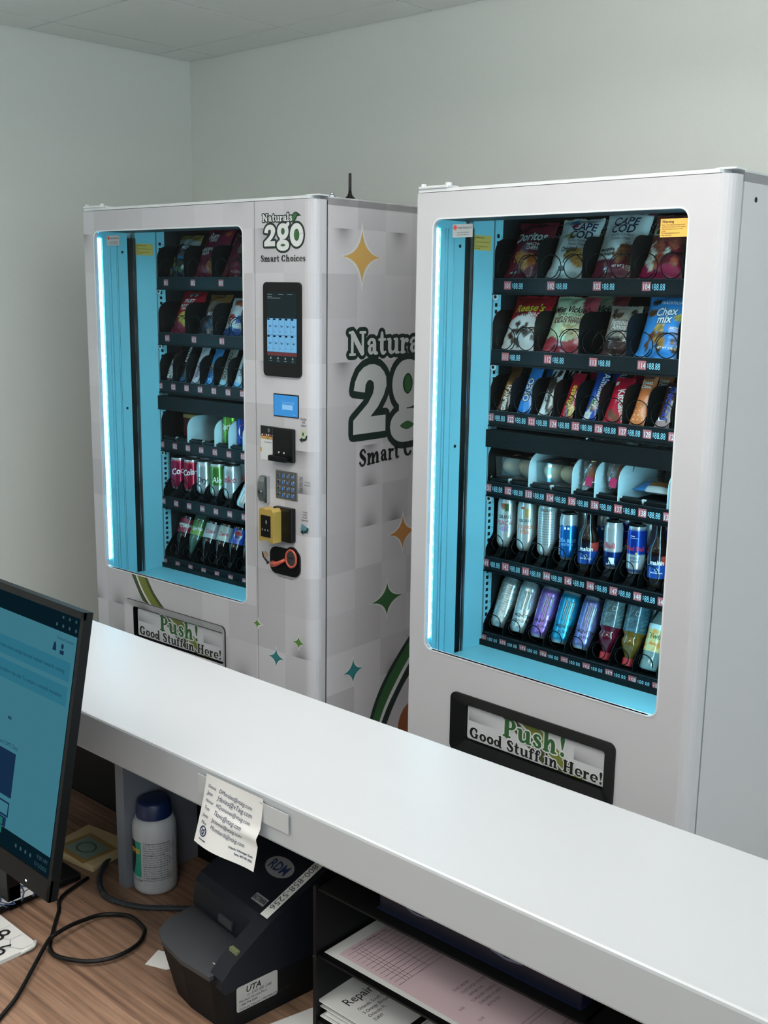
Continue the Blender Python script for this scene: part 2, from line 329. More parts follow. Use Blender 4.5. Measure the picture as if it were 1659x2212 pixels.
def wrap_mat(name, axis):
    """printed vinyl wrap: large pale squares, some with a printed soft edge"""
    m = bpy.data.materials.new(name); m.use_nodes = True; nt = m.node_tree; L = nt.links; b = nt.nodes['Principled BSDF']; N = nt.nodes.new
    b.inputs['Roughness'].default_value = .33
    tc = N('ShaderNodeTexCoord'); sp = N('ShaderNodeSeparateXYZ'); L.new(tc.outputs['Object'], sp.inputs[0])
    def mt(op, a, c=None, d=None, cl=False):
        n = N('ShaderNodeMath'); n.operation = op; n.use_clamp = cl
        for i, q in enumerate((a, c, d)):
            if q is None: continue
            if isinstance(q, (int, float)): n.inputs[i].default_value = q
            else: L.new(q, n.inputs[i])
        return n.outputs[0]
    S = .132; X = mt('DIVIDE', mt('ADD', sp.outputs[axis], .07), S); Z = mt('DIVIDE', mt('ADD', sp.outputs[2], .064), S)
    ix = mt('FLOOR', X); iz = mt('FLOOR', Z); fx = mt('FRACT', X); fz = mt('FRACT', Z)
    cv = N('ShaderNodeCombineXYZ'); L.new(ix, cv.inputs[0]); L.new(iz, cv.inputs[1]); cv.inputs[2].default_value = axis * 7.3
    wn = N('ShaderNodeTexWhiteNoise'); wn.noise_dimensions = '3D'; L.new(cv.outputs[0], wn.inputs['Vector'])
    sep = N('ShaderNodeSeparateColor'); L.new(wn.outputs['Color'], sep.inputs[0])
    val = mt('MULTIPLY_ADD', sep.outputs[0], .13, .50)
    bell = mt('MULTIPLY', mt('MULTIPLY', fx, mt('SUBTRACT', 1.0, fx)), 4.0)
    hi = mt('GREATER_THAN', sp.outputs[2], 1.2); fq = mt('ABSOLUTE', mt('SUBTRACT', fz, mt('SUBTRACT', 1.0, hi)))
    edge = mt('POWER', mt('MULTIPLY', bell, fq, None, True), 3.2)
    on = mt('GREATER_THAN', sep.outputs[1], .74)
    fac = mt('MULTIPLY', mt('MULTIPLY', edge, on), .62)
    val2 = mt('MULTIPLY', val, mt('SUBTRACT', 1.0, fac))
    cc = N('ShaderNodeCombineColor'); L.new(mt('MULTIPLY', val2, 1.0), cc.inputs[0]); L.new(mt('MULTIPLY', val2, .975), cc.inputs[1]); L.new(mt('MULTIPLY', val2, 1.03), cc.inputs[2])
    L.new(cc.outputs[0], b.inputs['Base Color']); return m
WF, WS = wrap_mat('vinyl wrap front', 0), wrap_mat('vinyl wrap side', 1)

def panel_hole(mb, x0, z0, x1, z1, holes, y, m, ret=.012):
    """flat front sheet at depth y with rounded holes, returns inside each hole"""
    bm = bmesh.new(); edges = []
    def loop(p):
        vs = [bm.verts.new((a, y, c)) for a, c in p]; edges.extend(bm.edges.new((vs[k], vs[(k + 1) % len(vs)])) for k in range(len(vs)))
    loop([(x0, z0), (x1, z0), (x1, z1), (x0, z1)])
    for h in holes: loop(h)
    bmesh.ops.triangle_fill(bm, edges=edges, use_beauty=True, use_dissolve=False)
    for f in bm.faces:
        f.normal_update()
        if f.normal.y > 0: f.normal_flip()
    mb.add_bm(bm, m)
    for h in holes:
        n = len(h)
        for k in range(n):
            a, c = h[k], h[(k + 1) % n]; mb.poly([(a[0], y, a[1]), (a[0], y + ret, a[1]), (c[0], y + ret, c[1]), (c[0], y, c[1])], m)
PITCHX = .0748; SHZ = [1.755, 1.553, 1.374, 1.162, .931, .692]; U0 = .0475; U1 = .80
def round_side(mb, W, rr, dd, z0, z1, mf, ms):
    """rounded right edge of a door: from the front sheet to the side, closed on top"""
    pts = [(W - rr + rr * sin(radians(a)), rr - rr * cos(radians(a))) for a in range(0, 91, 15)] + [(W, dd)]
    for k in range(len(pts) - 1):
        (a, c), (e, g) = pts[k], pts[k + 1]; mb.poly([(a, c, z0), (e, g, z0), (e, g, z1), (a, c, z1)], mf if k < 6 else ms, None, k < 6)
    mb.poly([(p[0], p[1], z1) for p in pts] + [(W - rr, dd, z1)], mf)
def coil_mb(turns=3.2, r=.0325, p=.1, start=-.2, n=5):
    t = MB(); N = int(turns * 20); t.tube([(r * sin(2 * pi * (k / 20 + start)), .010 * min(k, 20) / 20 + p * max(0, k - 20) / 20, r * cos(2 * pi * (k / 20 + start))) for k in range(N + 1)], .0015, wire, n); return t
def divider_mb(h, m, d0=.282, d1=.72, rr=.045, th=.0022, ribs=False, low=None):
    t = MB(); pr = [(d1, 0), (d1, h)]
    if low: pr += [(d0 + .16, h), (d0 + .10, h * .97), (d0 + .06, h * .86), (d0 + .035, h * .68), (d0 + .015, h * .45), (d0, h * .25), (d0, 0)]
    else: pr += [(d0 + rr - rr * sin(radians(a)), h - rr + rr * cos(radians(a))) for a in range(0, 91, 15)] + [(d0, 0)]
    t.extrude(pr[::-1], lambda a, c, q: (q, a, c), -th / 2, th / 2, m)
    if ribs:
        for k in range(5):
            z = h * (.18 + .15 * k); t.box((th / 2, d0 + .03, z), (th / 2 + .0012, d1, z + .0016), m)
    return t
WING = M('white divider', (190, 212, 218), .4)
def build_machine(right):
    W = .9042 if right else 1.109; loc = (2.1223, -.8787, 0) if right else (.6687, -.994, 0); yw = -.0161 if right else .0529; D = .80
    lab = 'plain white vending machine at the right with a wide lit snack window' if right else 'white wrapped vending machine in the corner with pay panel and dark lit window'
    mc = thing('vending_machine', lab, 'vending machine', loc, yw)
    mf, ms = (white, white) if right else (WF, WS); DW = W if right else .8605
    wx0, wx1, wz0, wz1 = .0596, .8085, .7272, 1.9241; doors = (.17, .7015, .455, .6232)
    # cabinet shell
    t = MB(); y0 = .062
    t.box((0, y0, .06), (.02, D, ZT), ms); t.box((W - .02, y0, .06), (W, D, ZT), ms); t.box((0, D - .02, .06), (W, D, ZT), ms); t.box((0, y0, ZT - .02), (W, D, ZT + .004), ms); t.box((.02, y0, .06), (W - .02, D - .02, .10), ms)
    for xa, xb in ((.003, .02), (W - .02, W - .003)): t.box((xa, .04, .12), (xb, .064, ZT - .012), M('seam highlight grey', (120, 124, 128), .6) if right else blk)  # seam fill; right machine's is paler, painting in the highlight along the seam
    t.box((.003, .04, ZT - .02), (W - .003, .064, ZT - .008), blk)
    t.build('cabinet', mc)
    for x in (.06, W - .06):
        for y in (.12, D - .08): t = MB(); t.lathe([(0.0, 0), (.02, 0), (.022, .01), (.012, .02), (.012, .06), (0, .06)], blk, 12, cx=x, cy=y); t.build('foot', mc)
    # interior liner
    t = MB(); ix1 = .825; zb, zt = .66, 1.955
    t.poly([(.045, .30, zb), (.045, .74, zb), (.045, .74, zt), (.045, .30, zt)], dark)
    t.poly([(.045, .74, zb), (ix1, .74, zb), (ix1, .74, zt), (.045, .74, zt)], dark)
    t.poly([(ix1, .74, zb), (ix1, .07, zb), (ix1, .07, zt), (ix1, .74, zt)], dark)
    t.poly([(.045, .74, zt), (ix1, .74, zt), (ix1, .07, zt), (.045, .07, zt)], dark)
    t.poly([(.045, .3, zb), (ix1, .3, zb), (ix1, .74, zb), (.045, .74, zb)], dark)
    t.build('liner', mc)
    t = MB(); t.box((.03, .185, zb), (.046, .278, zt), inner); t.box((.03, .278, zb), (.049, .2815, zt), M('grey joint', (110, 130, 138), .5)); t.build('inner_wall', mc)  # plain grey strip where wall and rail meet
    t = MB(); t.box((.03, .15, zb), (.036, .187, zt - .045), blk); t.box((.036, .172, zb), (.047, .176, zt - .045), chrome); t.box((.036, .178, zb), (.05, .185, zt - .045), steel)
    t.build('gasket', mc)
    t = MB(); t.box((.03, .282, zb), (.048, .318, zt), inner)
    for k in range(62):
        z = .70 + k * .0195; t.box((.048, .291, z), (.0484, .302, z + .0105), blk2)
        if k % 2: t.box((.048, .311, z + .002), (.0483, .3135, z + .0045), blk2)
    t.build('mounting_rail', mc)
    t = MB(); t.box((.045, .03, .664), (ix1, .30, .672), inner); t.box((.045, .27, .664), (ix1, .276, .69), blk); t.build('floor_tray', mc)
    # door
    t = MB(); hole = rrect(wx0, wz0, wx1, wz1, .024); sl = rrect(doors[0], doors[2], doors[1], doors[3], .018)
    xe = W - .035 if right else DW
    panel_hole(t, 0, .12, xe, ZT - .006, [hole, sl], 0, mf)
    t.poly([(0, 0, .12), (0, 0, ZT - .006), (0, .055, ZT - .006), (0, .055, .12)], mf); t.poly([(0, 0, ZT - .006), (xe, 0, ZT - .006), (xe, .055, ZT - .006), (0, .055, ZT - .006)], mf)
    t.poly([(0, .055, .12), (0, .055, ZT - .006), (.03, .055, ZT - .006), (.03, .055, .12)], mf)
    if right: round_side(t, W, .035, .055, .12, ZT - .006, mf, ms)
    else: t.poly([(xe, 0, .12), (xe, .05, .12), (xe, .05, ZT - .006), (xe, 0, ZT - .006)], mf)
    t.build('door', mc)
    t = MB(); t.box((.03, .016, zb), (.046, .15, zt - .01), inner)    # inner lining of the door, behind the frame
    for y, q in ((.040, .010), (.064, .006), (.075, .012), (.1, .004)): t.box((.046, y, zb), (.05, y + q, zt - .05), inner)
    t.box((.046, .106, zb + .02), (.0464, .108, zt - .05), blk2)
    for z in (1.30, 1.86): t.tube([(.046, .128, z), (.0466, .128, z)], .005, blk2, 10)
    t.box((.046, .016, zt - .028), (wx1 + .02, .15, zt - .01), dark); t.box((.03, .016, zb), (wx1 + .02, .03, .70), inner); t.box((.826, .012, zb), (.84, .15, zt), inner)
    t.build('door_lining', mc)
    t = MB(); ho = rrect(wx0 - .004, wz0 - .004, wx1 + .004, wz1 + .004, .028); n = len(ho)
    for k in range(n):
        a, c, e, g = ho[k], ho[(k + 1) % n], hole[(k + 1) % n], hole[k]
        t.poly([(a[0], -.0012, a[1]), (c[0], -.0012, c[1]), (e[0], -.0012, e[1]), (g[0], -.0012, g[1])], trimw); t.poly([(g[0], -.0012, g[1]), (e[0], -.0012, e[1]), (e[0], .008, e[1]), (g[0], .008, g[1])], trimw)
        t.poly([(c[0], -.0012, c[1]), (a[0], -.0012, a[1]), (a[0], 0, a[1]), (c[0], 0, c[1])], trimw)
    t.build('window_trim', mc)
    t = MB(); t.box((wx0 - .008, .013, wz0 - .008), (wx1 + .008, .016, wz1 + .008), glass, skip='bktlr'); t.build('glass_pane', mc)
    led = MB(); led.box((.046, .023, wz0 + .02), (.049, .036, wz1 - .02), ledm); lo_ = led.build('led_strip', mc)
    led = MB(); led.box((.8215, .030, wz0 + .02), (.8245, .060, wz1 - .02), glow('right led strip', (178, 236, 255), 48.0) if right else glow('left machine led strip', (178, 236, 255), 32.0)); led.build('led_strip', mc)
    dead = set() if right else {0, 2, 3, 4, 6, 9, 11, 14}
    ldm = None
    for k in range(35):
        if k in {34 - q for q in dead}: continue
        if ldm is None: q = MB(); q.box((.0491, .0255, 0), (.0512, .0335, .0055), ledd); ldm = q.build('led', lo_); o = ldm
        else: o = ldm.copy(); COL.objects.link(o)
        o.parent = lo_; o.location = (0, 0, wz0 + .03 + k * .0333)
    # shelves
    pro = {}
    def child(key, maker, name, parent, at):
        if key not in pro: o = maker().build(name, parent); pro[key] = o
        else: o = pro[key].copy(); COL.objects.link(o); o.parent = parent
        o.location = at; return o
    for r, z in enumerate(SHZ):
        if not right and r == 3: z = 1.151
        wide = r < 2; nt_ = 5 if wide else 10; fl = z + .018
        s = MB(); s.box((U0, .286, fl - .006), (U1, .735, fl), trayb); s.box((U0, .280, z - .022), (U1, .2835, z + .019), trayb)
        s.box((U0, .2795, z + .0185), (U1, .288, z + .0205), M('strip lip', (40, 46, 50), .4, spec=.3)); s.box((U0, .276, z - .026), (U1, .284, z - .022), trayb)
        s.box((U0, .2835, z - .022), (U0 + .003, .735, fl + .02), trayb)
        if r == 2: s.box((U0 - .004, .270, z - .088), (U1, .30, z - .036), trayb)
        sh = s.build('shelf', mc)
        s = MB(); s.box((U0 + .001, .2785, z - .020), (U1, .2802, z + .0165), M('price strip', (16, 22, 26), .4, spec=.2)); s.build('price_strip', sh)
        for k in range(nt_):
            ux = (.101 if wide else .054) + k * (.1495 if wide else PITCHX)
            if ux > .79: continue
            q = MB(); fn = lambda a, c: (ux + a, .2779, z + c); no = (101 + 10 * r + k) if right else (1 + 10 * r + k)
            quad(q, -.0125, -.011, .0125, .012, lambda a, c: (ux + a, .2783, z + c), tagred)
            T(q, '%d' % no if right else '%03d' % no, .021, fn, tagw, 0, -.0075, 'c', sx=.72)
            if right: T(q, '$', .016, fn, lcd, .0165, -.0045, sx=.45); T(q, '88.88', .024, fn, lcd, .0215, -.009, sx=.62)
            q.build('number_tag', sh)
        for k in range(nt_ + 1):
            ux = U0 + .0015 + k * (.1495 if wide else PITCHX)
            if ux > .80: continue
            if r == 3:
                if k == 0: child('dv', lambda: divider_mb(.115, blk), 'divider', sh, (ux, 0, fl))
                elif k in ((2, 4, 5, 6, 8) if right else (2, 4, 5, 6, 7, 8)): child('dw', lambda: divider_mb(.112, WING, ribs=True), 'divider', sh, (ux, 0, fl - .012))
            elif r < 2: child('dv', lambda: divider_mb(.115, blk), 'divider', sh, (ux, 0, fl))
            elif r == 2: child('db', lambda: divider_mb(.105, blk), 'divider', sh, (ux, 0, fl))
            else: child('dl', lambda: divider_mb(.105, blk, low=1, d0=.284), 'divider', sh, (ux, 0, fl))
        for k in range(10):
            ux = .0475 + PITCHX / 2 + k * PITCHX
            if ux > .79: continue
            if r < 3: child('c%d' % (k % 2 if wide else 0), lambda: coil_mb(start=(-.2 if k % 2 or not wide else .3)), 'coil', sh, (ux, .290, fl + .035))
            elif r == 3:
                def roller():
                    q = MB(); q.tube([(-.03, 0, 0), (.03, 0, 0)], .009, blk2, 10)
                    for xx in (-.034, .034): q.tube([(xx - .004, 0, 0), (xx + .004, 0, 0)], .008, M('white knob', (190, 205, 210), .4), 8)
                    q.box((-.033, -.012, -.004), (.033, -.009, .004), blk); return q
                child('ro', roller, 'roller', sh, (ux, .300, fl + .008))
            else:
                child('cs', lambda: coil_mb(turns=2.2, r=.024, p=.08, start=-.3), 'coil', sh, (ux - .006, .292, fl + .046 if r == 4 else fl + .034))
                if r == 4:
                    def ramp():
                        q = MB(); q.extrude([(0, 0), (.37, 0), (.37, .03), (.03, .03), (.014, .012), (0, .004)], lambda a, c, x: (x, .29 + a, c), -.012, .012, blk); return q
                    child('rp', ramp, 'can_ramp', sh, (ux, 0, fl))
        if r in (0, 1, 3):
            q = MB(); q.tube([(U0 + .012, .2795, z - .032), (U0 + .012, .2765, z - .032)], .010, M('white knob', (190, 205, 210), .4), 14); q.tube([(U0 + .012, .2765, z - .032), (U0 + .012, .2755, z - .032)], .005, blk, 10); q.build('roller_wheel', sh)
    # delivery flap
    fx0, fx1, fz0, fz1 = doors; fm = blk if right else WF
    t = MB(); o1 = rrect(fx0 - .004, fz0 - .004, fx1 + .004, fz1 + .004, .02); i1 = rrect(fx0 + (.036 if right else .024), fz0 + .03, fx1 - (.036 if right else .024), fz1 - (.032 if right else .026), .008); n = len(o1)
    for k in range(n):
        a, c, e, g = o1[k], o1[(k + 1) % n], i1[(k + 1) % n], i1[k]
        t.poly([(a[0], -.006, a[1]), (g[0], .012, g[1]), (e[0], .012, e[1]), (c[0], -.006, c[1])][::-1], fm); t.poly([(a[0], -.006, a[1]), (c[0], -.006, c[1]), (c[0], .0, c[1]), (a[0], .0, a[1])], blk if right else M('black seam', (20, 22, 24), .6))
        t.poly([(g[0], .012, g[1]), (e[0], .012, e[1]), (e[0], .034, e[1]), (g[0], .034, g[1])], blk2)
    fo = t.build('delivery_frame', mc)
    t = MB(); px0, px1, pz0, pz1 = fx0 + .038, fx1 - .03, fz0 + .034, fz1 - .034
    t.extrude(rrect(px0, pz0, px1, pz1, .006), lambda a, c, q: (a, q, c), .030, .022, M('flap white', (208, 209, 214), .35)); flap = t.build('delivery_flap', mc)
    t = MB(); P1 = lambda a, c: (a, .0213, c); P2 = lambda a, c: (a, .0207, c); P3 = lambda a, c: (a, .0201, c)
    X = px0
    ribbon(t, [(X + .12, pz1), (X + .19, pz1 - .05), (X + .27, pz0)], [(X + .17, pz1), (X + .25, pz1 - .05), (X + .335, pz0)], P1, olived)
    ribbon(t, [(X + .185, pz1), (X + .26, pz1 - .05), (X + .345, pz0)], [(X + .245, pz1), (X + .33, pz1 - .055), (X + .40, pz0)], P1, olive)
    for xa, xb, za, zb_ in ((X + .005, X + .105, pz1 - .045, pz1 - .003), (X + .36, px1 - .004, pz1 - .052, pz1 - .008)):   # printed soft-edged squares
        pm = printed('wrap print', .35); nn = 10
        for k in range(nn):
            z1_, z2_ = zb_ - (zb_ - za) * k / nn, zb_ - (zb_ - za) * (k + 1) / nn; g1 = 205 - 75 * (k / nn) ** 2; g2 = 205 - 75 * ((k + 1) / nn) ** 2
            i = len(t.v); t.v += [P1(xa, z1_), P1(xa, z2_), P1(xb, z2_), P1(xb, z1_)]; t.face((i, i + 1, i + 2, i + 3), pm, [(g1, g1, g1 + 5), (g2, g2, g2 + 5), (205, 206, 210), (205, 206, 210)])
    for gr, mt_, fn in ((.004, pwhite, P2), (0, green, P3)): slab(t, 'Push!', .077, fn, mt_, (px0 + px1) / 2, pz1 - .056, gr, 'c', 1.0)
    for gr, mt_, fn in ((.003, pwhite, P2), (0, ink, P3)): slab(t, 'Good Stuff in Here!', .0455, fn, mt_, (px0 + px1) / 2, pz0 + .0055, gr, 'c', 1.03)
    t.build('lettering', flap)
    # small labels behind and on the glass
    yel = M('label yellow', (236, 186, 90), .6); F = lambda a, c: (a, .0125, c)
    if right:
        t = MB(); quad(t, .733, 1.863, .8075, 1.9035, F, yel); F2 = lambda a, c: (a, .0121, c)
        T(t, 'Warning', .0085, F2, ink, .737, 1.8945, bold=True)
        for k, s_ in enumerate(('Keep 1-10 cm distance between the wall', 'and the back of machine for heat radiation', 'Place the machine to level it at a level', 'ground.', 'For longer operational life avoid', 'water penetration')): T(t, s_, .0048, F2, ink, .737, 1.8885 - k * .0045, sx=.72)
        t.build('warning_label', mc)
    t = MB(); quad(t, .115, 1.8765, .184, 1.9105, F, M('label silver', (150, 158, 160), .5)); F2 = lambda a, c: (a, .0121, c); disc(t, .124, 1.902, .006, .006, F2, M('print red', (180, 60, 60), .5))
    T(t, 'Orange Vending LLC', .0072, F2, ink, .131, 1.899, sx=.8); 
    for k in range(2): T(t, 'service and refund line', .0045, F2, ink, .131, 1.888 - k * .006)
    t.build('maker_label', mc)
    t = MB(); Gf = lambda a, c: (.0466, a, c); G2 = lambda a, c: (.0469, a, c); quad(t, .187, 1.852, .265, 1.893, Gf, yel)
    for k, s_ in enumerate(('Use the lift motor lock lever.', 'key', 'Turn off the product shelf before moving', 'units', 'Check for the temperature after door', 'is open for long')): T(t, s_, .0062, G2, ink, .19, 1.885 - k * .006, sx=.62, bold=k == 0)
    t.build('caution_label', mc)
    # top strip and hinge
    t = MB(); t.box((.0, .004, ZT - .004), (W - .03, .06, ZT + .004), trimw); t.box((W - .05, .02, ZT + .004), (W, .065, ZT + .008), trimw); t.build('top_strip', mc)
    t = MB(); t.rbox((.002, -.002, ZT + .004), (.105, .05, ZT + .012), trimw, .003); t.tube([(.012, .01, ZT + .005), (.012, .01, ZT + .018)], .007, trimw, 12); t.tube([(.10, .01, ZT + .005), (.10, .01, ZT + .018)], .009, trimw, 12); t.build('hinge_bracket', mc)
    if right:
        t = MB(); t.tube([(W, .123, 1.945), (W + .0008, .123, 1.945)], .006, blk2, 12); t.build('screw_hole', mc)
    return mc, W
RM, RW = build_machine(True)
LM, LW = build_machine(False)

# --- pay panel and print on the left machine
def left_panel():
    W = LW; x0 = .864; t = MB()
    t.poly([(x0, 0, .12), (W - .035, 0, .12), (W - .035, 0, ZT - .006), (x0, 0, ZT - .006)], WF); round_side(t, W, .035, .055, .12, ZT - .006, WF, WS)
    t.poly([(x0, 0, .12), (x0, 0, ZT - .006), (x0, .05, ZT - .006), (x0, .05, .12)], WF); t.poly([(x0, 0, ZT - .006), (W - .035, 0, ZT - .006), (W - .035, .05, ZT - .006), (x0, .05, ZT - .006)], WF)
    pan = t.build('pay_panel', LM)
    F = [lambda a, c, k=k: (a, -.0004 * k, c) for k in range(1, 6)]; Sd = [lambda a, c, k=k: (W + .0005 * k, a, c) for k in range(1, 6)]
    def logo(name, fn, x, z, s, par, g2):
        t = MB(); f = [lambda a, c, q=q: q(x + a * s, z + c * s) for q in fn]
        two = [(.0084, .0493), (.0239, .0471), (.0249, .0542), (.0280, .0578), (.0320, .0582), (.0360, .0560), (.0370, .0510), (.0355, .0455), (.0286, .0369), (.0081, .0222), (.0081, .0093), (.0541, .0093), (.0543, .0246), (.0323, .0244), (.0430, .0330), (.0510, .0430), (.0550, .0520), (.0543, .0600), (.0510, .0650), (.0448, .0700), (.0370, .0724), (.0301, .0724), (.0220, .0700), (.0154, .0653), (.0103, .0572)]
        gg = [ell(.087, .052, .0155, .0165, .016, .013), ell(.087, .012, .0185, .010, .015, .012), [(.08, .038, .012), (.08, .022, .012)], [(.098, .064, .012), (.109, .073, .011)]]
        oo = [ell(.1435, .0405, .0195, .0255, .0165, .0165)]
        for gr, q, m in ((.0065, 0, dgreen), (0, 1, g2)):
            for p in gg + oo: stroke(t, p, f[q], m, gr, 4)
            t.poly([f[q](*p) for p in two], m)
            if gr: stroke(t, [(p[0], p[1], 0) for p in two + two[:1]], f[q], m, gr, 1)
        for cx, cy, rx, ry in ((.087, .052, .0055, .0085), (.087, .012, .0095, .0035), (.1435, .0405, .010, .016)): disc(t, cx, cy, rx, ry, f[2], green)
        slab(t, 'Naturals', .030, f[0], dgreen, .001, .081, .0036, sx=1.0, squeeze=.98); slab(t, 'Naturals', .030, f[2], g2, .001, .081, 0, sx=1.0, squeeze=.98)
        A = [(.122, .076), (.121, .088), (.128, .101), (.142, .106), (.163, .094)]; B = [(.122, .076), (.134, .078), (.141, .086), (.147, .0935), (.163, .094)]; ribbon(t, A, B, f[1], dgreen)
        A = [(.1245, .079), (.1245, .088), (.130, .098), (.140, .1025), (.150, .098)]; B = [(.1245, .079), (.132, .081), (.138, .088), (.143, .0955), (.150, .098)]; ribbon(t, A, B, f[2], green)
        t.build(name, par)
    logo('logo_print', F, .897, 1.8525, 1.0, pan, pwhite)
    t = MB(); slab(t, 'Smart Choices', .0265, F[1], ink, .983, 1.817, 0, 'c', 1.02); t.build('slogan_print', pan)
    logo('side_logo_print', Sd, .150, 1.262, 3.42, LM, lgrey)
    t = MB(); cv = lambda a, c: Sd[1](a, c - .10 * (a - .55) ** 2 + .01); wd = slab(t, 'Smart', .078, cv, ink, .205, 1.190, 0, 'l', .88); t.build('side_slogan_print', LM); t = MB(); slab(t, 'Choices', .078, cv, ink, .205 + wd + .02, 1.190, 0, 'l', .88); t.build('side_slogan_print', LM)
    for nm, par, fn, lst in (('star_print', LM, Sd, [(.213, 1.836, .088, .078, gold), (.434, .943, .073, .057, orange), (.356, .727, .084, .057, green), (.187, .519, .048, .042, teal)]), ('star_print', pan, F, [(1.045, .646, .027, .021, M('print leaf green', (86, 130, 56), .5)), (.945, .575, .036, .031, teal)])):
        for x, z, rx, rz, m in lst:
            t = MB(); star(t, x, z, rx * 1.12, rz * 1.35, fn[0], pwhite); star(t, x, z, rx, rz, fn[1], m); t.build(nm, par)
    t = MB(); star(t, .862, .671, .03, .022, F[0], pwhite)
    for f_ in (F[1],): star(t, .8585, .671, .022, .016, f_, M('print leaf green', (86, 130, 56), .5))
    t.build('star_print', LM)
    t = MB()   # green arcs low on the side, olive arc on the front
    ribbon(t, [(.245, .25), (.300, .38), (.38, .48), (.50, .585)], [(.262, .25), (.314, .37), (.39, .466), (.50, .565)], Sd[0], dgreen)
    ribbon(t, [(.262, .25), (.314, .37), (.39, .466), (.50, .565)], [(.300, .25), (.350, .345), (.42, .43), (.50, .508)], Sd[0], green)
    ribbon(t, [(.300, .25), (.350, .345), (.42, .43), (.50, .508)], [(.312, .25), (.362, .335), (.43, .415), (.50, .488)], Sd[0], pwhite)
    ribbon(t, [(.312, .25), (.362, .335), (.43, .415), (.50, .488)], [(.345, .25), (.395, .33), (.455, .40), (.52, .455)], Sd[0], dgreen)
    disc(t, .50, .24, .075, .085, Sd[0], brown); t.build('side_arc_print', LM)
    t = MB()
    ribbon(t, [(.205, .727), (.235, .68), (.265, .638), (.285, .6285)], [(.228, .727), (.256, .68), (.285, .645), (.305, .6285)], F[0], olived)
    ribbon(t, [(.228, .727), (.256, .68), (.285, .645), (.305, .6285)], [(.238, .727), (.266, .68), (.297, .645), (.317, .6285)], F[0], pwhite)
    ribbon(t, [(.238, .727), (.266, .68), (.297, .645), (.317, .6285)], [(.280, .727), (.310, .68), (.345, .645), (.366, .6285)], F[0], olive)
    ribbon(t, [(.280, .727), (.310, .68), (.345, .645), (.366, .6285)], [(.295, .727), (.328, .68), (.366, .645), (.388, .6285)], F[0], olived)
    t.build('front_arc_print', LM)
    Fc = lambda p, q=0: (lambda a, c: (a, p, c))
    # touch screen
    t = MB(); t.extrude(rrect(.905, 1.4765, 1.062, 1.757, .014), lambda a, c, q: (a, q, c), 0, -.008, blk); ts = t.build('touch_screen', pan)
    t = MB(); f = Fc(-.0084); f2 = Fc(-.0087); f3 = Fc(-.009); sd = glow('screen dark', (34, 46, 48), .9); sb = glow('screen blue', (120, 186, 232), .75); sr = glow('screen red', (120, 72, 74), .6); sk = glow('screen ink', (24, 34, 44), .6); sw = glow('screen pale', (150, 170, 175), .6)
    quad(t, .923, 1.516, 1.048, 1.727, f, sd); quad(t, .923, 1.5505, 1.048, 1.651, f2, sb); quad(t, .923, 1.539, 1.048, 1.550, f2, sr)
    for r in range(2):
        for k in range(5):
            xx = .923 + k * .025; zz = 1.651 - r * .0505
            quad(t, xx + .001, zz - .006, xx + .011, zz - .001, f3, sk); quad(t, xx + .0246, zz - .0495, xx + .0252, zz, f3, sk)
            T(t, '2go', .008, f3, sk, xx + .0125, zz - .026, 'c', True); T(t, 'Item', .0045, f3, sk, xx + .002, zz - .041)
        quad(t, .923, 1.651 - r * .0505 - .0006, 1.048, 1.651 - r * .0505 + .0003, f3, sk)
    for k in range(4): disc(t, .938 + k * .031, 1.5315, .0032, .0038, f3, sw, 10); quad(t, .933 + k * .031, 1.5225, .944 + k * .031, 1.5238, f3, sw)
    for xx in (.925, .972, 1.01): quad(t, xx, 1.7205, xx + .02, 1.722, f3, sw)
    quad(t, .925, 1.7145, .945, 1.716, f3, sw); quad(t, .925, 1.7095, .98, 1.711, f3, sw); t.build('screen', ts)
    # small display
    t = MB(); t.box((.942, -.002, 1.354), (1.048, 0, 1.424), blk); sdp = t.build('status_display', pan)
    t = MB(); bl = glow('display blue', (66, 146, 214), .85); bl2 = glow('display pale blue', (140, 196, 240), .85); f = Fc(-.0025); f2 = Fc(-.0028)
    quad(t, .9445, 1.357, 1.0455, 1.4205, f, bl); quad(t, .980, 1.377, 1.024, 1.392, f2, bl2); quad(t, .979, 1.370, .9795, 1.405, f2, bl2); quad(t, .979, 1.395, 1.030, 1.3957, f2, bl2); T(t, 'Please make selection', .0055, f2, bl2, .983, 1.398); T(t, 'Welcome', .004, f2, bl2, 1.022, 1.362)
    t.build('screen', sdp)
    # bill acceptor with reward card beside it
    t = MB(); t.rbox((.946, -.014, 1.217), (1.035, 0, 1.3205), blk, .004); t.rbox((.946, -.034, 1.219), (1.022, -.010, 1.236), blk2, .003)
    for xx in (.976, .998): t.tube([(xx, -.014, 1.2455), (xx, -.0155, 1.2455)], .003, M('white knob', (190, 205, 210), .4), 8)
    t.build('bill_acceptor', pan)
    t = MB(); f = Fc(-.001); f2 = Fc(-.0015); quad(t, .883, 1.2135, .947, 1.3205, f, pwhite); quad(t, .883, 1.288, .947, 1.3205, f2, ink); quad(t, .883, 1.279, .947, 1.288, f2, gold)
    f3 = Fc(-.002)
    for k, r_ in enumerate((.004, .008)): stroke(t, ell(.914, 1.307, r_, r_, .0015, .0015, -50, 50, 6), f3, lgrey, 0, 2)
    for k in range(6): quad(t, .888 + k * .0093, 1.290, .894 + k * .0093, 1.2945, f3, [pwhite, M('print red', (180, 60, 60), .5), lgrey][k % 3])
    T(t, 'vms', .006, f3, ink, .915, 1.2815, 'c', True); T(t, 'Get Rewards', .0062, f3, ink, .915, 1.268, 'c'); disc(t, .8845, 1.245, .004, .009, f3, gold, 10); t.build('reward_sticker', pan)
    # captions
    t = MB(); f = Fc(-.001)
    for k, s_ in enumerate(('Dollar', 'bill', 'input')): T(t, s_, .0105, f, ink, 1.068, 1.3505 - k * .0095, 'c')
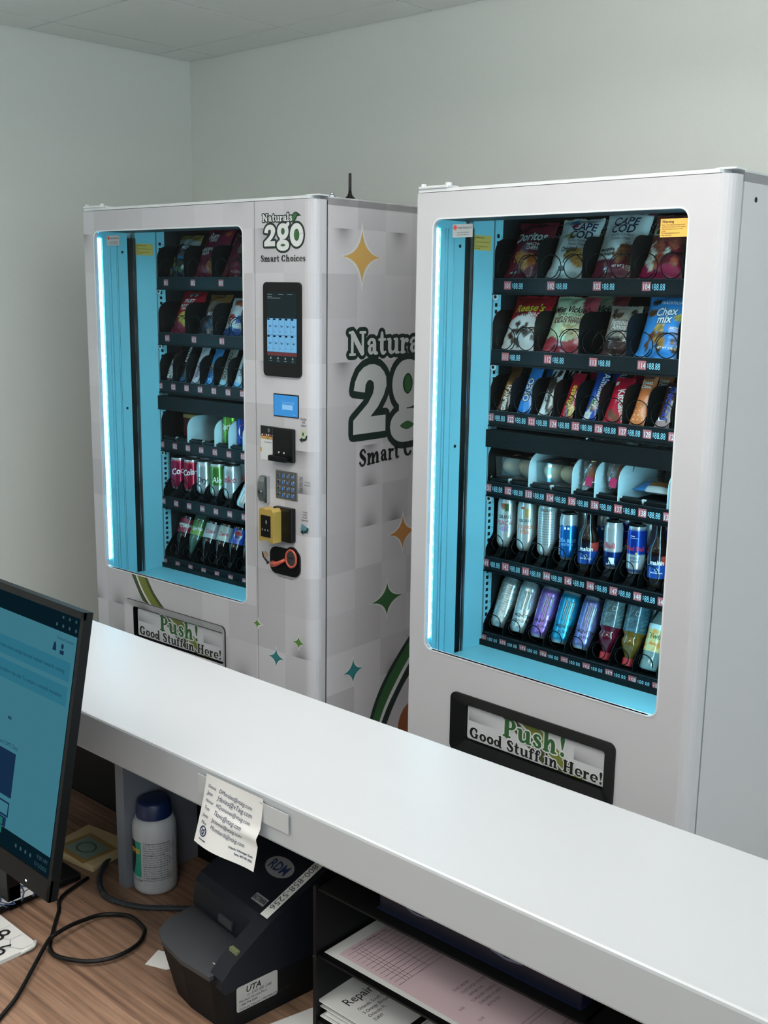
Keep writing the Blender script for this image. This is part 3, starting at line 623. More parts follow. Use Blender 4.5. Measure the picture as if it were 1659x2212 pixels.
    t.build('bill_caption', pan); t = MB()
    for k, s_ in enumerate(('Choice', 'selection')): T(t, s_, .0078, f, ink, 1.083, 1.160 - k * .009, 'c')
    for k in range(3):
        z = 1.170 - k * .0165
        for a in ((1.051, z - .006, 1.063, z - .005), (1.051, z + .005, 1.063, z + .006), (1.051, z - .006, 1.052, z + .006), (1.062, z - .006, 1.063, z + .006)): quad(t, *a, f, ink)
        stroke(t, [(1.053, z, .0012), (1.056, z - .003, .0012), (1.063, z + .006, .0012)], f, ink, 0, 1)
    t.build('choice_caption', pan); t = MB()
    for k, s_ in enumerate(('credit', 'debit', 'touch', 'payment')): T(t, s_, .0085, f, ink, 1.073, 1.0665 - k * .0085, 'c')
    t.build('payment_caption', pan); t = MB(); T(t, 'Coin return request', .0078, f, ink, .990, .8455, 'c'); t.build('coin_caption', pan); t = MB()
    f2 = Fc(-.0014); cash = M('print cash', (188, 200, 168), .5)
    for a in (-.3, 0, .3):
        ca, sa = cos(a), sin(a); t.poly([(1.066 + (p * ca - q * sa), -.0010 - .0001 * (a + 1), 1.308 + (p * sa + q * ca)) for p, q in ((-.009, -.012), (.009, -.012), (.009, .012), (-.009, .012))], cash)
    disc(t, 1.066, 1.308, .004, .006, f2, green, 10)
    t.build('cash_picture', pan); t = MB()
    for cx, cz, sg in ((1.066, 1.292, 1), (1.070, 1.008, 1)):
        t = MB(); ribbon(t, [(cx + .018, cz + .014), (cx + .014, cz), (cx - .002, cz - .006)], [(cx + .012, cz + .012), (cx + .008, cz + .004), (cx - .002, cz + .003)], f2, dgreen); t.poly([f2(cx - .016, cz - .002), f2(cx - .003, cz - .011), f2(cx - .003, cz + .007)], dgreen); t.build('arrow_picture', pan)
    t = MB()
    t.poly([f2(1.055, 1.011), f2(1.084, 1.003), f2(1.090, 1.020), f2(1.060, 1.032)], M('print card', (84, 140, 150), .5))
    t.build('card_picture', pan); t = MB()
    ribbon(t, [(.884, .917), (.887, .900), (.902, .886)], [(.889, .916), (.895, .902), (.907, .892)], f2, dgreen); t.poly([f2(.902, .893), f2(.919, .886), f2(.906, .877)], dgreen); disc(t, .900, .908, .0085, .012, f2, M('print coin', (196, 158, 128), .5), 14)
    t.build('coin_picture', pan)
    # keypad
    t = MB(); t.rbox((.950, -.004, 1.099), (1.0425, 0, 1.1875), M('keypad metal', (128, 126, 124), .4, .8), .002); kp = t.build('keypad', pan)
    kb = glow('key blue', (60, 140, 240), .9); n = 0
    for r in range(4):
        for k in range(4):
            t = MB(); xx = .9655 + k * .0198; zz = 1.173 - r * .0203
            t.rbox((xx - .0075, -.0075, zz - .0065), (xx + .0075, -.003, zz + .0065), steel, .002, 1); T(t, '123A456B789C*0#D'.replace('*', '+')[n], .012, Fc(-.0078), kb if k > 0 else blk, xx, zz - .0045, 'c', True); t.build('key', kp); n += 1
    # lock handle
    t = MB(); pr = [(0, 0), (.012, .004), (.018, .02), (.019, .042), (.017, .066), (.012, .08), (0, .084)]
    t.extrude([(-p, q) for p, q in pr], lambda a, c, q: (q, a, 1.079 + c), .884, .911, steel); t.tube([(.8975, -.018, 1.113), (.8975, -.0225, 1.113)], .006, chrome, 14); t.box((.911, -.014, 1.079), (.9215, 0, 1.163), chrome); t.build('lock_handle', pan)
    # card reader, gold cover on a black base
    gm = M('gold cover', (226, 192, 104), .3, .5); t = MB(); t.rbox((.955, -.022, .968), (1.034, 0, 1.075), blk, .003); cr = t.build('card_reader', pan)
    t = MB(); pr = [(.93, .97), (.935, .967), (.962, .975), (.986, .966), (.992, .967), (.992, 1.064), (.986, 1.073), (.972, 1.0725), (.962, 1.069), (.95, 1.073), (.936, 1.072), (.93, 1.066)]
    t.extrude(pr, lambda a, c, q: (a, q, c), -.022, -.058, gm); t.build('cover', cr)
    t = MB(); t.box((.940, -.0595, .984), (.982, -.058, 1.052), blk); f = Fc(-.060)
    for r_ in (.004, .007): stroke(t, ell(.960, 1.032, r_, r_, .0014, .0014, -55, 55, 6), f, lgrey, 0, 2)
    for k in range(3): quad(t, .946 + k * .012, 1.004, .949 + k * .012, 1.009, f, lgrey)
    t.build('reader_screen', cr)
    # coin slot plate
    t = MB(); t.extrude([(a, c) for a, c in rrect(.925, .857, 1.055, .943, .026)], lambda a, c, q: (a, q, c), 0, -.006, blk); t.extrude([(1.020 + .029 * cos(2 * pi * k / 24), .918 + .034 * sin(2 * pi * k / 24)) for k in range(24)], lambda a, c, q: (a, q, c), 0, -.0068, blk); cs = t.build('coin_slot', pan)
    red = M('coin red', (186, 84, 66), .35); t = MB(); t.tube([(1.020 + .022 * cos(2 * pi * k / 28), -.008, .915 + .027 * sin(2 * pi * k / 28)) for k in range(28)], .0036, red, 8, closed=True); t.extrude([(1.020 + .019 * cos(2 * pi * k / 24), .915 + .024 * sin(2 * pi * k / 24)) for k in range(24)], lambda a, c, q: (a, q, c), -.006, -.0085, steel); t.box((1.010, -.0095, .9155), (1.030, -.0084, .9185), blk2); t.build('slot_ring', cs)
    t = MB(); t.tube([(.944, -.014, .888), (.962, -.016, .890), (.978, -.014, .898), (.996, -.010, .908)], [.0105, .008, .006, .005], red, 10); t.build('return_lever', cs)
    # antenna and bolt on the roof
    t = MB(); t.lathe([(.018, 0), (.016, .004), (.008, .012), (.006, .018)], blk, 14, cx=W - .03, cy=.19); t.tube([(W - .03, .19, .016), (W - .03, .19, .028), (W - .03, .19, .074), (W - .03, .19, .077)], [.0055, .0045, .0045, .003], blk, 10); t.build('antenna', LM).location = (0, 0, ZT + .004)
    t = MB(); t.tube([(W - .045, .126, ZT + .004), (W - .045, .126, ZT + .012)], .010, chrome, 6, smooth=False); t.tube([(W - .045, .126, ZT + .012), (W - .045, .126, ZT + .02)], .006, chrome, 10); t.build('roof_bolt', LM)
left_panel()

# ------------------------------------------------------------------ products in the machines
PK = {'R': ((2.1223, -.8787), -.0161), 'L': ((.6687, -.994), .0529)}
def put(o, mk, u, d, z, lean=0.0, turn=0.0):
    (x, y), a = PK[mk]; o.location = (x + u * cos(a) - d * sin(a), y + u * sin(a) + d * cos(a), z); o.rotation_euler = (-lean, 0, a + turn); return o
film = printed('printed film', .22, 0.0, .4); tin = printed('printed tin', .25, .55); card = printed('printed card', .55); petm = printed('bottle print', .2)
alu = M('aluminium', (205, 210, 212), .22, .9); tx = lambda c: M('ink %d %d %d' % c, c, .45)
WHT, BLK, YEL, NAV, REDI = tx((235, 238, 238)), tx((14, 16, 18)), tx((226, 180, 50)), tx((24, 40, 80)), tx((178, 36, 52))
def hsh(a, b_=0): return (sin(a * 127.1 + b_ * 311.7) * 43758.5453) % 1.0
def vn(x, y, s=0):
    i, j = math.floor(x), math.floor(y); fx, fy = x - i, y - j; fx = fx * fx * (3 - 2 * fx); fy = fy * fy * (3 - 2 * fy); h = lambda p, q: hsh(p + s * 17.3, q + s * 3.1)
    return (h(i, j) * (1 - fx) + h(i + 1, j) * fx) * (1 - fy) + (h(i, j + 1) * (1 - fx) + h(i + 1, j + 1) * fx) * fy
def bag(name, label, cat, w, h, t, cf, texts=(), seed=1, nu=26, nv=34, mat=None, flat=False):
    mat = mat or film
    def S(u, v, sg=-1):
        vv = min(1, max(0, (v - .05) / .90)); th = t / 2 * max(0, sin(pi * min(1, max(0, u)))) ** .55 * max(0, sin(pi * vv)) ** .5
        cr = (vn(u * 7 + seed, v * 9, seed) - .5) * (.006 if not flat else .002) * (.25 + min(1, 4 * abs(v - .5) ** 1.5)) * (t / .05)
        tuck = 1 - .07 * max(0, sin(pi * vv)) ** .6
        return Vector(((u - .5) * w * tuck, sg * th + cr, h * v + (.0012 * ((int(u * nu) % 2) * 2 - 1) if v > .995 else 0)))
    m = MB(); m.surf(S, nu, nv, mat, cf); m.surf(lambda u, v: S(u, v, 1), nu, nv // 2, mat, lambda u, v: cf(u, v), flip=True)
    if texts:
        root = thing(name, label, cat); m.build('pouch', root); L = MB()
        for q in texts: q(L, lambda a, c: S(a / w + .5, c / h) + Vector((0, -.0011, 0)), w, h)
        L.build('lettering', root)
    else: root = m.build(name); tag(root, label, cat)
    return root
def tt(s, size, x, y, m, bold=True, sx=1.0, slant=0.0, rot=0.0, al='c', ol=None):   # x, y as fractions of the bag
    def f(L, fn, w, h):
        if ol:
            for a, c in ((-1, 0), (1, 0), (0, 1), (0, -1)): T(L, s, size, lambda p, q, a=a, c=c: fn(p + a * size * .06, q + c * size * .06) + Vector((0, .0004, 0)), ol, (x - .5) * w, y * h, al, bold, sx, slant, rot)
        T(L, s, size, fn, m, (x - .5) * w, y * h, al, bold, sx, slant, rot)
    return f
def sh_(kind, m, *a):
    def f(L, fn, w, h):
        g = lambda p, q: fn((p - .5) * w, q * h) + Vector((0, .0007, 0))
        if kind == 'ell': disc(L, *a, g, m, 22)
        elif kind == 'poly': L.poly([g(*p) for p in a], m)
        elif kind == 'line': stroke(L, [(p[0], p[1], p[2]) for p in a], g, m, 0, 3)
    return f
def pieces(base, lst, seed=0):    # base(u,v) colour with printed food pieces (cu, cv, ru, rv, colour)
    def f(u, v):
        c = base(u, v)
        for cu, cv, ru, rv, q in lst:
            e = hypot((u - cu) / ru, (v - cv) / rv) + .35 * (vn(u * 22, v * 22, seed + 3) - .5)
            if e < 1: k = .72 + .5 * vn(u * 30, v * 34, seed + 9); c = tuple(x * k for x in q)
        return c
    return f
def scatter(n, u0, u1, v0, v1, r, cols, seed): rd = random.Random(seed); return [(rd.uniform(u0, u1), rd.uniform(v0, v1), r * rd.uniform(.6, 1.2), r * rd.uniform(.5, .9), rd.choice(cols)) for _ in range(n)]
solid = lambda c: (lambda u, v: c)
def vsplit(*st):    # (v limit, colour) from the bottom
    def f(u, v):
        for lim, c in st:
            if v <= lim + .02 * sin(u * 5): return c
        return st[-1][1]
    return f
def second(o, mk, u, d, z, lean, label, turn=0.0):
    c = copy_tree(o); c['label'] = label; put(c, mk, u, d, z, lean, turn); return c
BC = lambda k: .1225 + .1495 * k        # double columns
CC = lambda k: .0855 + PITCHX * k       # single columns
ROW = [z + .0185 for z in SHZ]
chip = [(206, 128, 60), (190, 104, 48), (216, 150, 84)]
R = 'R'; RM_ = ' in the right machine'
# row one of the right machine
o = bag('chip_bag', 'dark red tortilla chip bag, top shelf of the right machine', 'snack bag', .138, .178, .05, pieces(vsplit((.08, (120, 30, 48)), (1, (112, 22, 40))), [(.36, .34, .16, .10, chip[0]), (.62, .30, .2, .10, chip[1]), (.52, .2, .13, .08, chip[2])], 1),
    [sh_('poly', BLK, (.28, .60), (.56, .84), (.74, .60), (.52, .52)), tt('Doritos', .040, .5, .62, WHT, True, .86, .12, .05, ol=BLK), tt('NACHO', .014, .66, .53, WHT), tt('CHEESE', .014, .66, .46, WHT), tt('NET WT', .007, .25, .08, WHT)], 1)
put(o, R, BC(0), .318, ROW[0], .46); second(o, R, BC(0) + .01, .43, ROW[0], .42, 'dark red tortilla chip bag standing behind the front one, top shelf, right machine')
capelow = pieces(vsplit((.10, (190, 205, 205)), (1, (222, 232, 232))), [(.62, .36, .2, .10, (186, 140, 74)), (.76, .28, .16, .12, (200, 152, 84)), (.48, .34, .1, .06, (170, 124, 60)), (.4, .66, .16, .05, (170, 160, 110))], 2)
o = bag('chip_bag', 'white potato chip bag with blue sailboat top beside the dark red bag', 'snack bag', .138, .185, .05, lambda u, v: (70, 150, 200) if v > .86 and abs(u - .35) < .3 * (1 - v) * 4 else capelow(u, v),
    [tt('CAPE', .034, .64, .76, NAV, True, .95), tt('COD', .034, .64, .62, NAV, True, .95), tt('Kettle Cooked', .011, .62, .56, BLK, False), tt('Potato Chips', .011, .62, .50, BLK, False), tt('Original', .022, .46, .40, BLK, True, .8), sh_('ell', REDI, .40, .84, .09, .035)] +
    [sh_('poly', BLK, (.3 + .05 * k, .11), (.34 + .05 * k, .11), (.34 + .05 * k, .18), (.3 + .05 * k, .18)) for k in range(3)], 2)
put(o, R, BC(1), .318, ROW[0], .46); second(o, R, BC(1) + .015, .43, ROW[0], .42, 'white potato chip bag behind the sailboat bag on the top shelf')
o = bag('chip_bag', 'tall white and maroon potato chip bag with a green band', 'snack bag', .142, .205, .052, pieces(vsplit((.24, (112, 34, 58)), (.93, (224, 234, 235)), (1, (112, 34, 58))), [(.70, .38, .17, .09, (120, 66, 40)), (.6, .30, .15, .10, (150, 92, 60)), (.82, .30, .12, .12, (104, 52, 40))], 3),
    [tt('CAPE', .036, .5, .74, NAV, True, .95), tt('COD', .036, .5, .62, NAV, True, .95), tt('Kettle Cooked', .012, .52, .57, BLK, False), tt('Potato Chips', .012, .52, .515, BLK, False), sh_('poly', green, (.2, .42), (.86, .42), (.86, .50), (.2, .50)), tt('40% LESS FAT', .015, .53, .445, WHT, True, .9), tt('Mesquite', .014, .28, .36, BLK, True), tt('Barbeque', .014, .28, .30, BLK, True), tt('NET WT 2 OZ', .009, .66, .14, WHT)], 3)
put(o, R, BC(2), .318, ROW[0], .46); second(o, R, BC(2) + .015, .43, ROW[0], .42, 'white and maroon potato chip bag behind the green banded one')
o = bag('chip_bag', 'brown and magenta snack mix bag under the yellow warning label', 'snack bag', .142, .185, .05, pieces(vsplit((.18, (168, 24, 74)), (.5, (120, 30, 44)), (1, (128, 58, 52))), scatter(16, .15, .85, .16, .5, .10, [(206, 120, 80), (226, 214, 200), (170, 80, 60), (240, 236, 230)], 4), 4),
    [tt('Cheetos', .036, .5, .66, tx((214, 206, 160)), True, .95, .1, .1, ol=BLK)], 4)
put(o, R, BC(3), .318, ROW[0], .46); second(o, R, BC(3) + .015, .43, ROW[0], .42, 'brown and magenta snack mix bag behind another at the top right')
# row two
o = bag('snack_pouch', 'red and white pouch of chocolate popped snack at the left of the second shelf', 'snack bag', .142, .172, .05, pieces(lambda u, v: (228, 230, 230) if hypot((u - .5) / .62, (v - .16) / .44) < 1 else (176, 28, 40), scatter(15, .18, .84, .06, .46, .075, [(70, 40, 30), (104, 66, 46), (224, 214, 206)], 5), 5),
    [tt("Reese's", .036, .52, .66, YEL, True, .95, .2, .08, ol=BLK), tt('POPPED', .018, .36, .575, BLK, True, .9, .1), tt('SNACK', .018, .72, .575, WHT, True, .9, .1)], 5)
put(o, R, BC(0), .318, ROW[1], .46); second(o, R, BC(0) + .02, .43, ROW[1], .42, 'red pouch of popped snack behind the front one, second shelf')
o = bag('chip_bag', 'cream and dusty red chip bag with script lettering, second shelf', 'snack bag', .142, .172, .05, pieces(lambda u, v: (160, 60, 72) if v < .2 + .05 * sin(u * 9) or (v > .62 and u > 1.22 - .62 * v) else (206, 220, 186), [(.52, .36, .14, .11, (214, 200, 150)), (.72, .34, .13, .1, (196, 188, 140))], 6),
    [tt('Miss Vickie\'s', .029, .5, .66, BLK, True, .86, .18), tt('KETTLE COOKED', .011, .5, .60, green), tt('AGED CHEDDAR', .013, .48, .53, tx((90, 40, 40))), tt('& BLACK PEPPER', .013, .48, .47, tx((90, 40, 40)))], 6)
put(o, R, BC(1), .318, ROW[1], .46); second(o, R, BC(1) + .03, .43, ROW[1], .40, 'cream and dusty red chip bag behind the script one, second shelf')
o = bag('cookie_bag', 'grey brown cookie bag with an oval badge, set deep on the second shelf', 'snack bag', .098, .142, .04, pieces(vsplit((.30, (66, 44, 44)), (1, (166, 156, 146))), scatter(7, .15, .85, .74, .95, .10, [(92, 70, 58), (70, 52, 44)], 7), 7),
    [sh_('ell', BLK, .5, .56, .42, .13), sh_('ell', tx((110, 170, 180)), .5, .44, .36, .04), tt('Famous', .023, .5, .57, WHT, True, .9, .15), tt('Amos', .023, .5, .475, WHT, True, .9, .15), sh_('ell', WHT, .5, .29, .36, .05), tt('CHOCOLATE', .011, .5, .285, BLK), tt('CHIP', .011, .5, .235, BLK)], 7)
put(o, R, BC(2) + .01, .335, ROW[1], .40); second(o, R, BC(2) + .03, .44, ROW[1], .40, 'grey brown cookie bag behind the oval badge one')
o = bag('snack_mix_bag', 'bright blue snack mix bag at the right of the second shelf', 'snack bag', .136, .180, .048, pieces(solid((58, 140, 214)), scatter(12, .2, .85, .1, .34, .08, [(120, 76, 40), (170, 120, 60), (90, 60, 40)], 8) + [(.2, .84, .10, .06, (60, 60, 60)), (.18, .66, .12, .06, (104, 70, 44)), (.82, .6, .1, .06, (180, 170, 90)), (.9, .86, .07, .05, (200, 190, 120)), (.46, .42, .12, .07, (196, 160, 90))], 8),
    [tt('TRADITIONAL', .013, .62, .80, WHT), tt('Chex', .032, .52, .62, WHT, True, .9, .2, .12, ol=NAV), tt('mix', .032, .52, .50, WHT, True, .9, .2, .08, ol=NAV), sh_('poly', REDI, (.66, .36), (.93, .38), (.93, .46), (.66, .44)), tt('NOW', .010, .8, .41, WHT), tt('NET WT 3.75 OZ', .008, .7, .12, WHT)], 8)
put(o, R, BC(3), .318, ROW[1], .42); second(o, R, BC(3) + .03, .44, ROW[1], .42, 'bright blue snack mix bag behind the front blue one')
# row three: bars
def bar(label, cf, texts, seed, k, mk=R, w=.042, h=.146, lean=.5, row=2, sec=None, d=.293, name='candy_bar', dz=0):
    o = bag(name, label, 'candy bar', w, h, .019, cf, texts, seed, 12, 30); put(o, mk, CC(k), d, ROW[row] + dz, lean)
    if sec: second(o, mk, CC(k) + .01, d + .075, ROW[row] + dz, lean - .05, sec)
vt = lambda s, size, m, x=.5, y=.5, **k: tt(s, size, x, y, m, True, .9, 0, pi / 2, 'c', **k)
bar('brown and gold candy bar, leftmost on the bar shelf of the right machine', pieces(solid((92, 60, 36)), scatter(7, .2, .8, .05, .5, .25, [(206, 190, 160), (150, 104, 50), (60, 40, 30)], 11), 11), [vt('CRUNCH', .022, WHT, .72, .28)], 11, 0, sec='brown and gold candy bar behind the leftmost bar')
bar('bright blue cookie sleeve with white capitals on the bar shelf', vsplit((.06, (40, 120, 206)), (.9, (52, 140, 224)), (1, (40, 100, 190))), [vt('OREO', .030, WHT, .68, .45, ol=NAV)], 12, 1, w=.046, h=.16, sec='bright blue cookie sleeve behind the front blue one')
bar('white candy bar with dark cookie pieces on the bar shelf', pieces(solid((214, 218, 218)), scatter(16, .1, .9, .05, .95, .16, [(50, 40, 40), (84, 66, 60)], 13), 13), [vt('Cookies', .024, BLK, .66, .52)], 13, 2, sec='white candy bar with cookie pieces behind the front one')
bar('red and gold peanut candy bar on the bar shelf', pieces(solid((172, 28, 52)), scatter(6, .4, .9, .05, .35, .2, [(214, 190, 120), (90, 50, 36)], 14), 14), [vt('Reese', .026, YEL, .7, .5, ol=BLK)], 14, 3, h=.138, sec='red and gold peanut candy bar behind the front one')
bar('dark blue candy bar with upright white lettering on the bar shelf', pieces(solid((28, 70, 160)), [(.3, .1, .3, .08, (200, 200, 200)), (.5, .24, .3, .08, (96, 60, 40)), (.6, .33, .25, .05, (80, 120, 60))], 15), [tt('Almond Joy', .026, .66, .58, WHT, True, .85, 0, -pi / 2)], 15, 4, h=.152, sec='dark blue candy bar behind the front dark blue one')
bar('wide red wafer bar with slanted white lettering', pieces(solid((186, 22, 52)), [(.3, .18, .2, .10, (104, 60, 44)), (.6, .1, .2, .08, (120, 70, 50))], 16), [tt('KitKat', .031, .56, .46, WHT, True, .85, .1, -pi / 2 + .35), sh_('poly', WHT, (.08, .80), (.24, .82), (.24, .90), (.08, .88))], 16, 5, w=.060, h=.135, sec='red wafer bar behind the slanted lettering one')
bar('orange packet of square crackers on the bar shelf', pieces(vsplit((.06, (190, 110, 60)), (.86, (206, 116, 66)), (1, (200, 120, 80))), [], 17), [tt('Lance', .015, .42, .87, NAV), tt('Toast', .015, .42, .76, WHT), tt('Chee', .015, .42, .68, WHT), sh_('line', tx((120, 60, 30)), (.1, .36, .02), (.9, .36, .02)), sh_('line', tx((120, 60, 30)), (.1, .2, .02), (.9, .2, .02))] + [sh_('ell', tx((236, 190, 140)), .22 + .28 * i, .1 + .08 * j, .035, .012) for i in range(3) for j in range(5)], 17, 6, w=.046, h=.155, sec='orange cracker packet behind the front cracker packet')
bar('brown candy bar with blue edged white capitals, rightmost on the bar shelf', vsplit((.14, (150, 120, 120)), (1, (58, 34, 30))), [sh_('poly', WHT, (.16, .14), (.56, .14), (.56, .9), (.16, .9)), tt('SNICKERS', .024, .36, .52, tx((24, 60, 150)), True, .92, 0, -pi / 2), sh_('line', tx((120, 160, 190)), (.74, .2, .05), (.74, .85, .05))], 18, 7, h=.13, sec='brown candy bar behind the rightmost bar')
# row four: pastries and buns
bread = M('pastry crust', (206, 172, 140), .6, noise=(40, .18, .3)); bread2 = M('roll crust', (150, 84, 50), .55, noise=(30, .2, .3)); wrapm = clear('wrapping film', (230, 236, 236), 1.5, .9, .04, .05); wrapc = clear('crinkled film', (222, 232, 234), 2.2, 1, .05, .16)
pale = M('pale pastry', (222, 208, 176), .6, noise=(40, .16, .3))
def blob(m, cx, cy, cz, rx, ry, rz, mt, seed=0, n=12): m.surf(lambda u, v: (cx + rx * sin(pi * v) * cos(2 * pi * u) * (1 + .12 * vn(u * 5 if u < .999 else 0, v * 5, seed)), cy + ry * sin(pi * v) * sin(2 * pi * u) * (1 + .12 * vn(u * 5 if u < .999 else 0, v * 5, seed)), cz - rz * cos(pi * v)), n * 2, n, mt)
def pastry_pack(label, mt, u, seed):
    r = thing('pastry_pack', label, 'pastry')
    for k in (-1, 1): m = MB(); blob(m, .029 * k, .04, .034, .030, .05, .031, mt, seed + k); m.build('pastry', r)
    m = MB(); m.extrude([(-.062, .0), (.062, .0), (.068, .062), (-.068, .062)], lambda a, c, q: (a, q, c), -.015, .10, wrapm); m.build('film_tray', r)
    m = MB(); m.poly([(-.072, -.018, .063), (.072, -.018, .063), (.072, .102, .063), (-.072, .102, .063)], wrapm); m.build('film_lid', r)
    put(r, R, u, .33, ROW[3] + .012); return r
pastry_pack('clear pack of two pinkish folded pastries at the left of the pastry shelf', bread, .118, 3)
pastry_pack('clear pack of two pale folded pastries between white dividers', pale, .268, 8)
def bun_bag(label, u, seed, d=.312, zz=0):
    r = thing('bun_bag', label, 'bun')
    m = MB(); blob(m, .004, .04, .05, .026, .046, .042, bread2, seed); m.build('bun', r)
    m = MB(); 
    def S(a, v, sg=-1): k = sin(pi * a) ** .5 * (1 - .25 * v); return (.060 * (a - .5) * (1 + .5 * v), .04 + sg * .055 * k * (1 - .7 * v ** 2), .002 + .135 * v + .012 * vn(a * 9, v * 9, seed))
    m.surf(lambda a, v: Vector(S(a, v)) + Vector((0, .022 * (vn(a * 8, v * 8, seed) - .5), 0)), 14, 14, wrapc, smooth=False); m.surf(lambda a, v: S(a, v, 1), 10, 10, wrapc, flip=True, smooth=False); m.build('crinkled_bag', r)
    m = MB(); m.poly([(-.002, -.020, .020), (.020, -.022, .016), (.024, -.020, .042), (.004, -.022, .046)], tx((176, 36, 84))); m.poly([(.010, -.012, .085), (.030, -.004, .088), (.028, -.004, .104), (.012, -.010, .104)], tx((214, 196, 130))); m.build('paper_label', r)
    put(r, R, u, d, ROW[3] + .012 + zz)
bun_bag('clear crinkled bag with a brown bun, left of the two on the pastry shelf', CC(4) + .002, 21)
bun_bag('clear crinkled bag with a brown bun, right of the two on the pastry shelf', CC(5) + .004, 22, zz=.006)
bun_bag('clear crinkled bun bag behind the right bun bag on the pastry shelf', CC(5) + .012, 23, .47, .008)
o = bag('pastry_bar', 'flat blue and brown pastry packet lying at the right of the pastry shelf', 'pastry', .142, .075, .03, pieces(lambda u, v: (50, 120, 190) if u < .3 else ((214, 222, 226) if v < .25 or v > .72 else (150, 98, 60)), [], 9), [], 9, flat=True); put(o, R, .572, .345, ROW[3] + .028, 1.35)
# cans
def can(label, Rd, H, cf, texts=(), name='drink_can', th=.35, mat=None):
    r = thing(name, label, 'can'); m = MB()
    pr = [(Rd * .74, .0), (Rd * .80, .0015), (Rd * .97, .011), (Rd, .016), (Rd, H * .3), (Rd, H * .5), (Rd, H * .7), (Rd, H - .017), (Rd * .97, H - .012), (Rd * .88, H - .003), (Rd * .88, H)]
    pr2 = []
    for k in range(len(pr) - 1):
        n = 6 if 2 < k < 7 else 1
        for q in range(n): pr2.append((pr[k][0] + (pr[k + 1][0] - pr[k][0]) * q / n, pr[k][1] + (pr[k + 1][1] - pr[k][1]) * q / n))
    pr2.append(pr[-1]); m.lathe(pr2, mat or tin, 40, lambda a, z: (206, 210, 212) if z < .010 or z > H - .011 else cf(a, z / H)); m.build('body', r)
    m = MB(); m.lathe([(0, H - .006), (Rd * .8, H - .006), (Rd * .83, H - .0035), (Rd * .86, H + .0006), (Rd * .89, H)], alu, 24); m.rbox((-.007, -.014, H - .006), (.007, .006, H - .0045), alu, .001, 1); m.build('lid', r)
    m = MB(); m.lathe([(0, .006), (Rd * .6, .004), (Rd * .74, 0)], alu, 24); m.build('base', r)
    if texts:
        L = MB(); fn = lambda a, c: Vector((Rd * 1.012 * sin(th + a / Rd), -Rd * 1.012 * cos(th + a / Rd), c))
        for q in texts: q(L, fn, H)
        L.build('lettering', r)
    return r
def ct(s, size, x, y, m, bold=True, sx=.9, slant=0.0, rot=0.0, al='c'): return lambda L, fn, H: T(L, s, size, fn, m, x, y * H, al, bold, sx, slant, rot)
def cs_(m, pts): return lambda L, fn, H: stroke(L, [(a, c * H, wd) for a, c, wd in pts], fn, m, 0, 4)
def cb(m, x0, y0, x1, y1):
    def f(L, fn, H):
        n = 6
        for k in range(n): a, c = x0 + (x1 - x0) * k / n, x0 + (x1 - x0) * (k + 1) / n; L.poly([fn(a, y0 * H), fn(c, y0 * H), fn(c, y1 * H), fn(a, y1 * H)], m)
    return f
def claw(m, x=0.0):
    out = []
    for k, (dx, l) in enumerate(((-.0105, .30), (0, .42), (.0105, .28))):
        pts = [(x + dx - .003, .80, .002), (x + dx + .001, .79, .005), (x + dx + .0025, .74, .0042), (x + dx + .0005, .74 - l * .5, .0036), (x + dx + .0015, .74 - l * .75, .003), (x + dx, .74 - l, .001)]
        out += [cs_(m, [(p, q, w_ + .0014) for p, q, w_ in pts]), (lambda L, fn, H, pts=pts: stroke(L, [(a, c * H, wd) for a, c, wd in pts], lambda a, c: fn(a, c) * 1.004 + Vector((.0002, -.0004, 0)), tx((190, 198, 196)), -.0004, 4))]
    return out
RR, HH = .0285, .150
c5 = [('slim white energy can with peach lettering, first on the can shelf, right machine', lambda a, v: (92, 130, 84) if hypot((a - .1) / .05, (v - .82) / .08) < 1 else ((206, 120, 90) if hypot((a - .04) / .05, (v - .84) / .06) < 1 else (222, 228, 228)), [ct('CELSIUS', .013, 0, .60, BLK), ct('PEACH', .019, 0, .46, tx((190, 90, 100))), ct('VIBE', .019, 0, .34, tx((150, 110, 160))), cb(tx((210, 80, 60)), -.012, .86, -.002, .90)]),
      ('slim white energy can with orange script lettering, second on the can shelf', lambda a, v: (226, 190, 120) if hypot((a - .1) / .05, (v - .78) / .1) < 1 else (224, 228, 226), [ct('CELSIUS', .012, 0, .60, BLK), ct('Tropical', .019, 0, .47, tx((206, 110, 70)), True, .9, .2), ct('Vibe', .019, 0, .36, tx((206, 110, 70)), True, .9, .2), cb(tx((200, 90, 50)), -.012, .86, 0, .90)]),
      ('slim white energy can turned to its fine print, third on the can shelf', lambda a, v: (222, 228, 228), [ct('CELSIUS', .011, 0, .88, BLK)] + [ct('Nutrition Facts Amount', .0062, 0, .82 - .05 * k, BLK, False, .8) for k in range(13)])]
first = []
for k, (lab, cf, tx_) in enumerate(c5): o = can(lab, RR, HH, cf, tx_); put(o, R, CC(k), .335, ROW[4] + .031); first.append(o)
blue8 = can('slim bright blue and silver energy can, fourth on the can shelf', .0265, .133, lambda a, v: (196, 206, 212) if v > .74 + .05 * vn(a * 30, 0) else (30, 110, 190), [ct('SEA BLUE', .014, .004, .40, tx((120, 180, 220))), ct('EDITION', .010, .002, .32, tx((120, 180, 220))), ct('ENERGY DRINK', .013, -.022, .4, WHT, True, .9, 0, pi / 2), cb(WHT, -.008, .68, -.002, .73), cb(WHT, .002, .68, .008, .73)]); put(blue8, R, CC(3), .335, ROW[4] + .031)
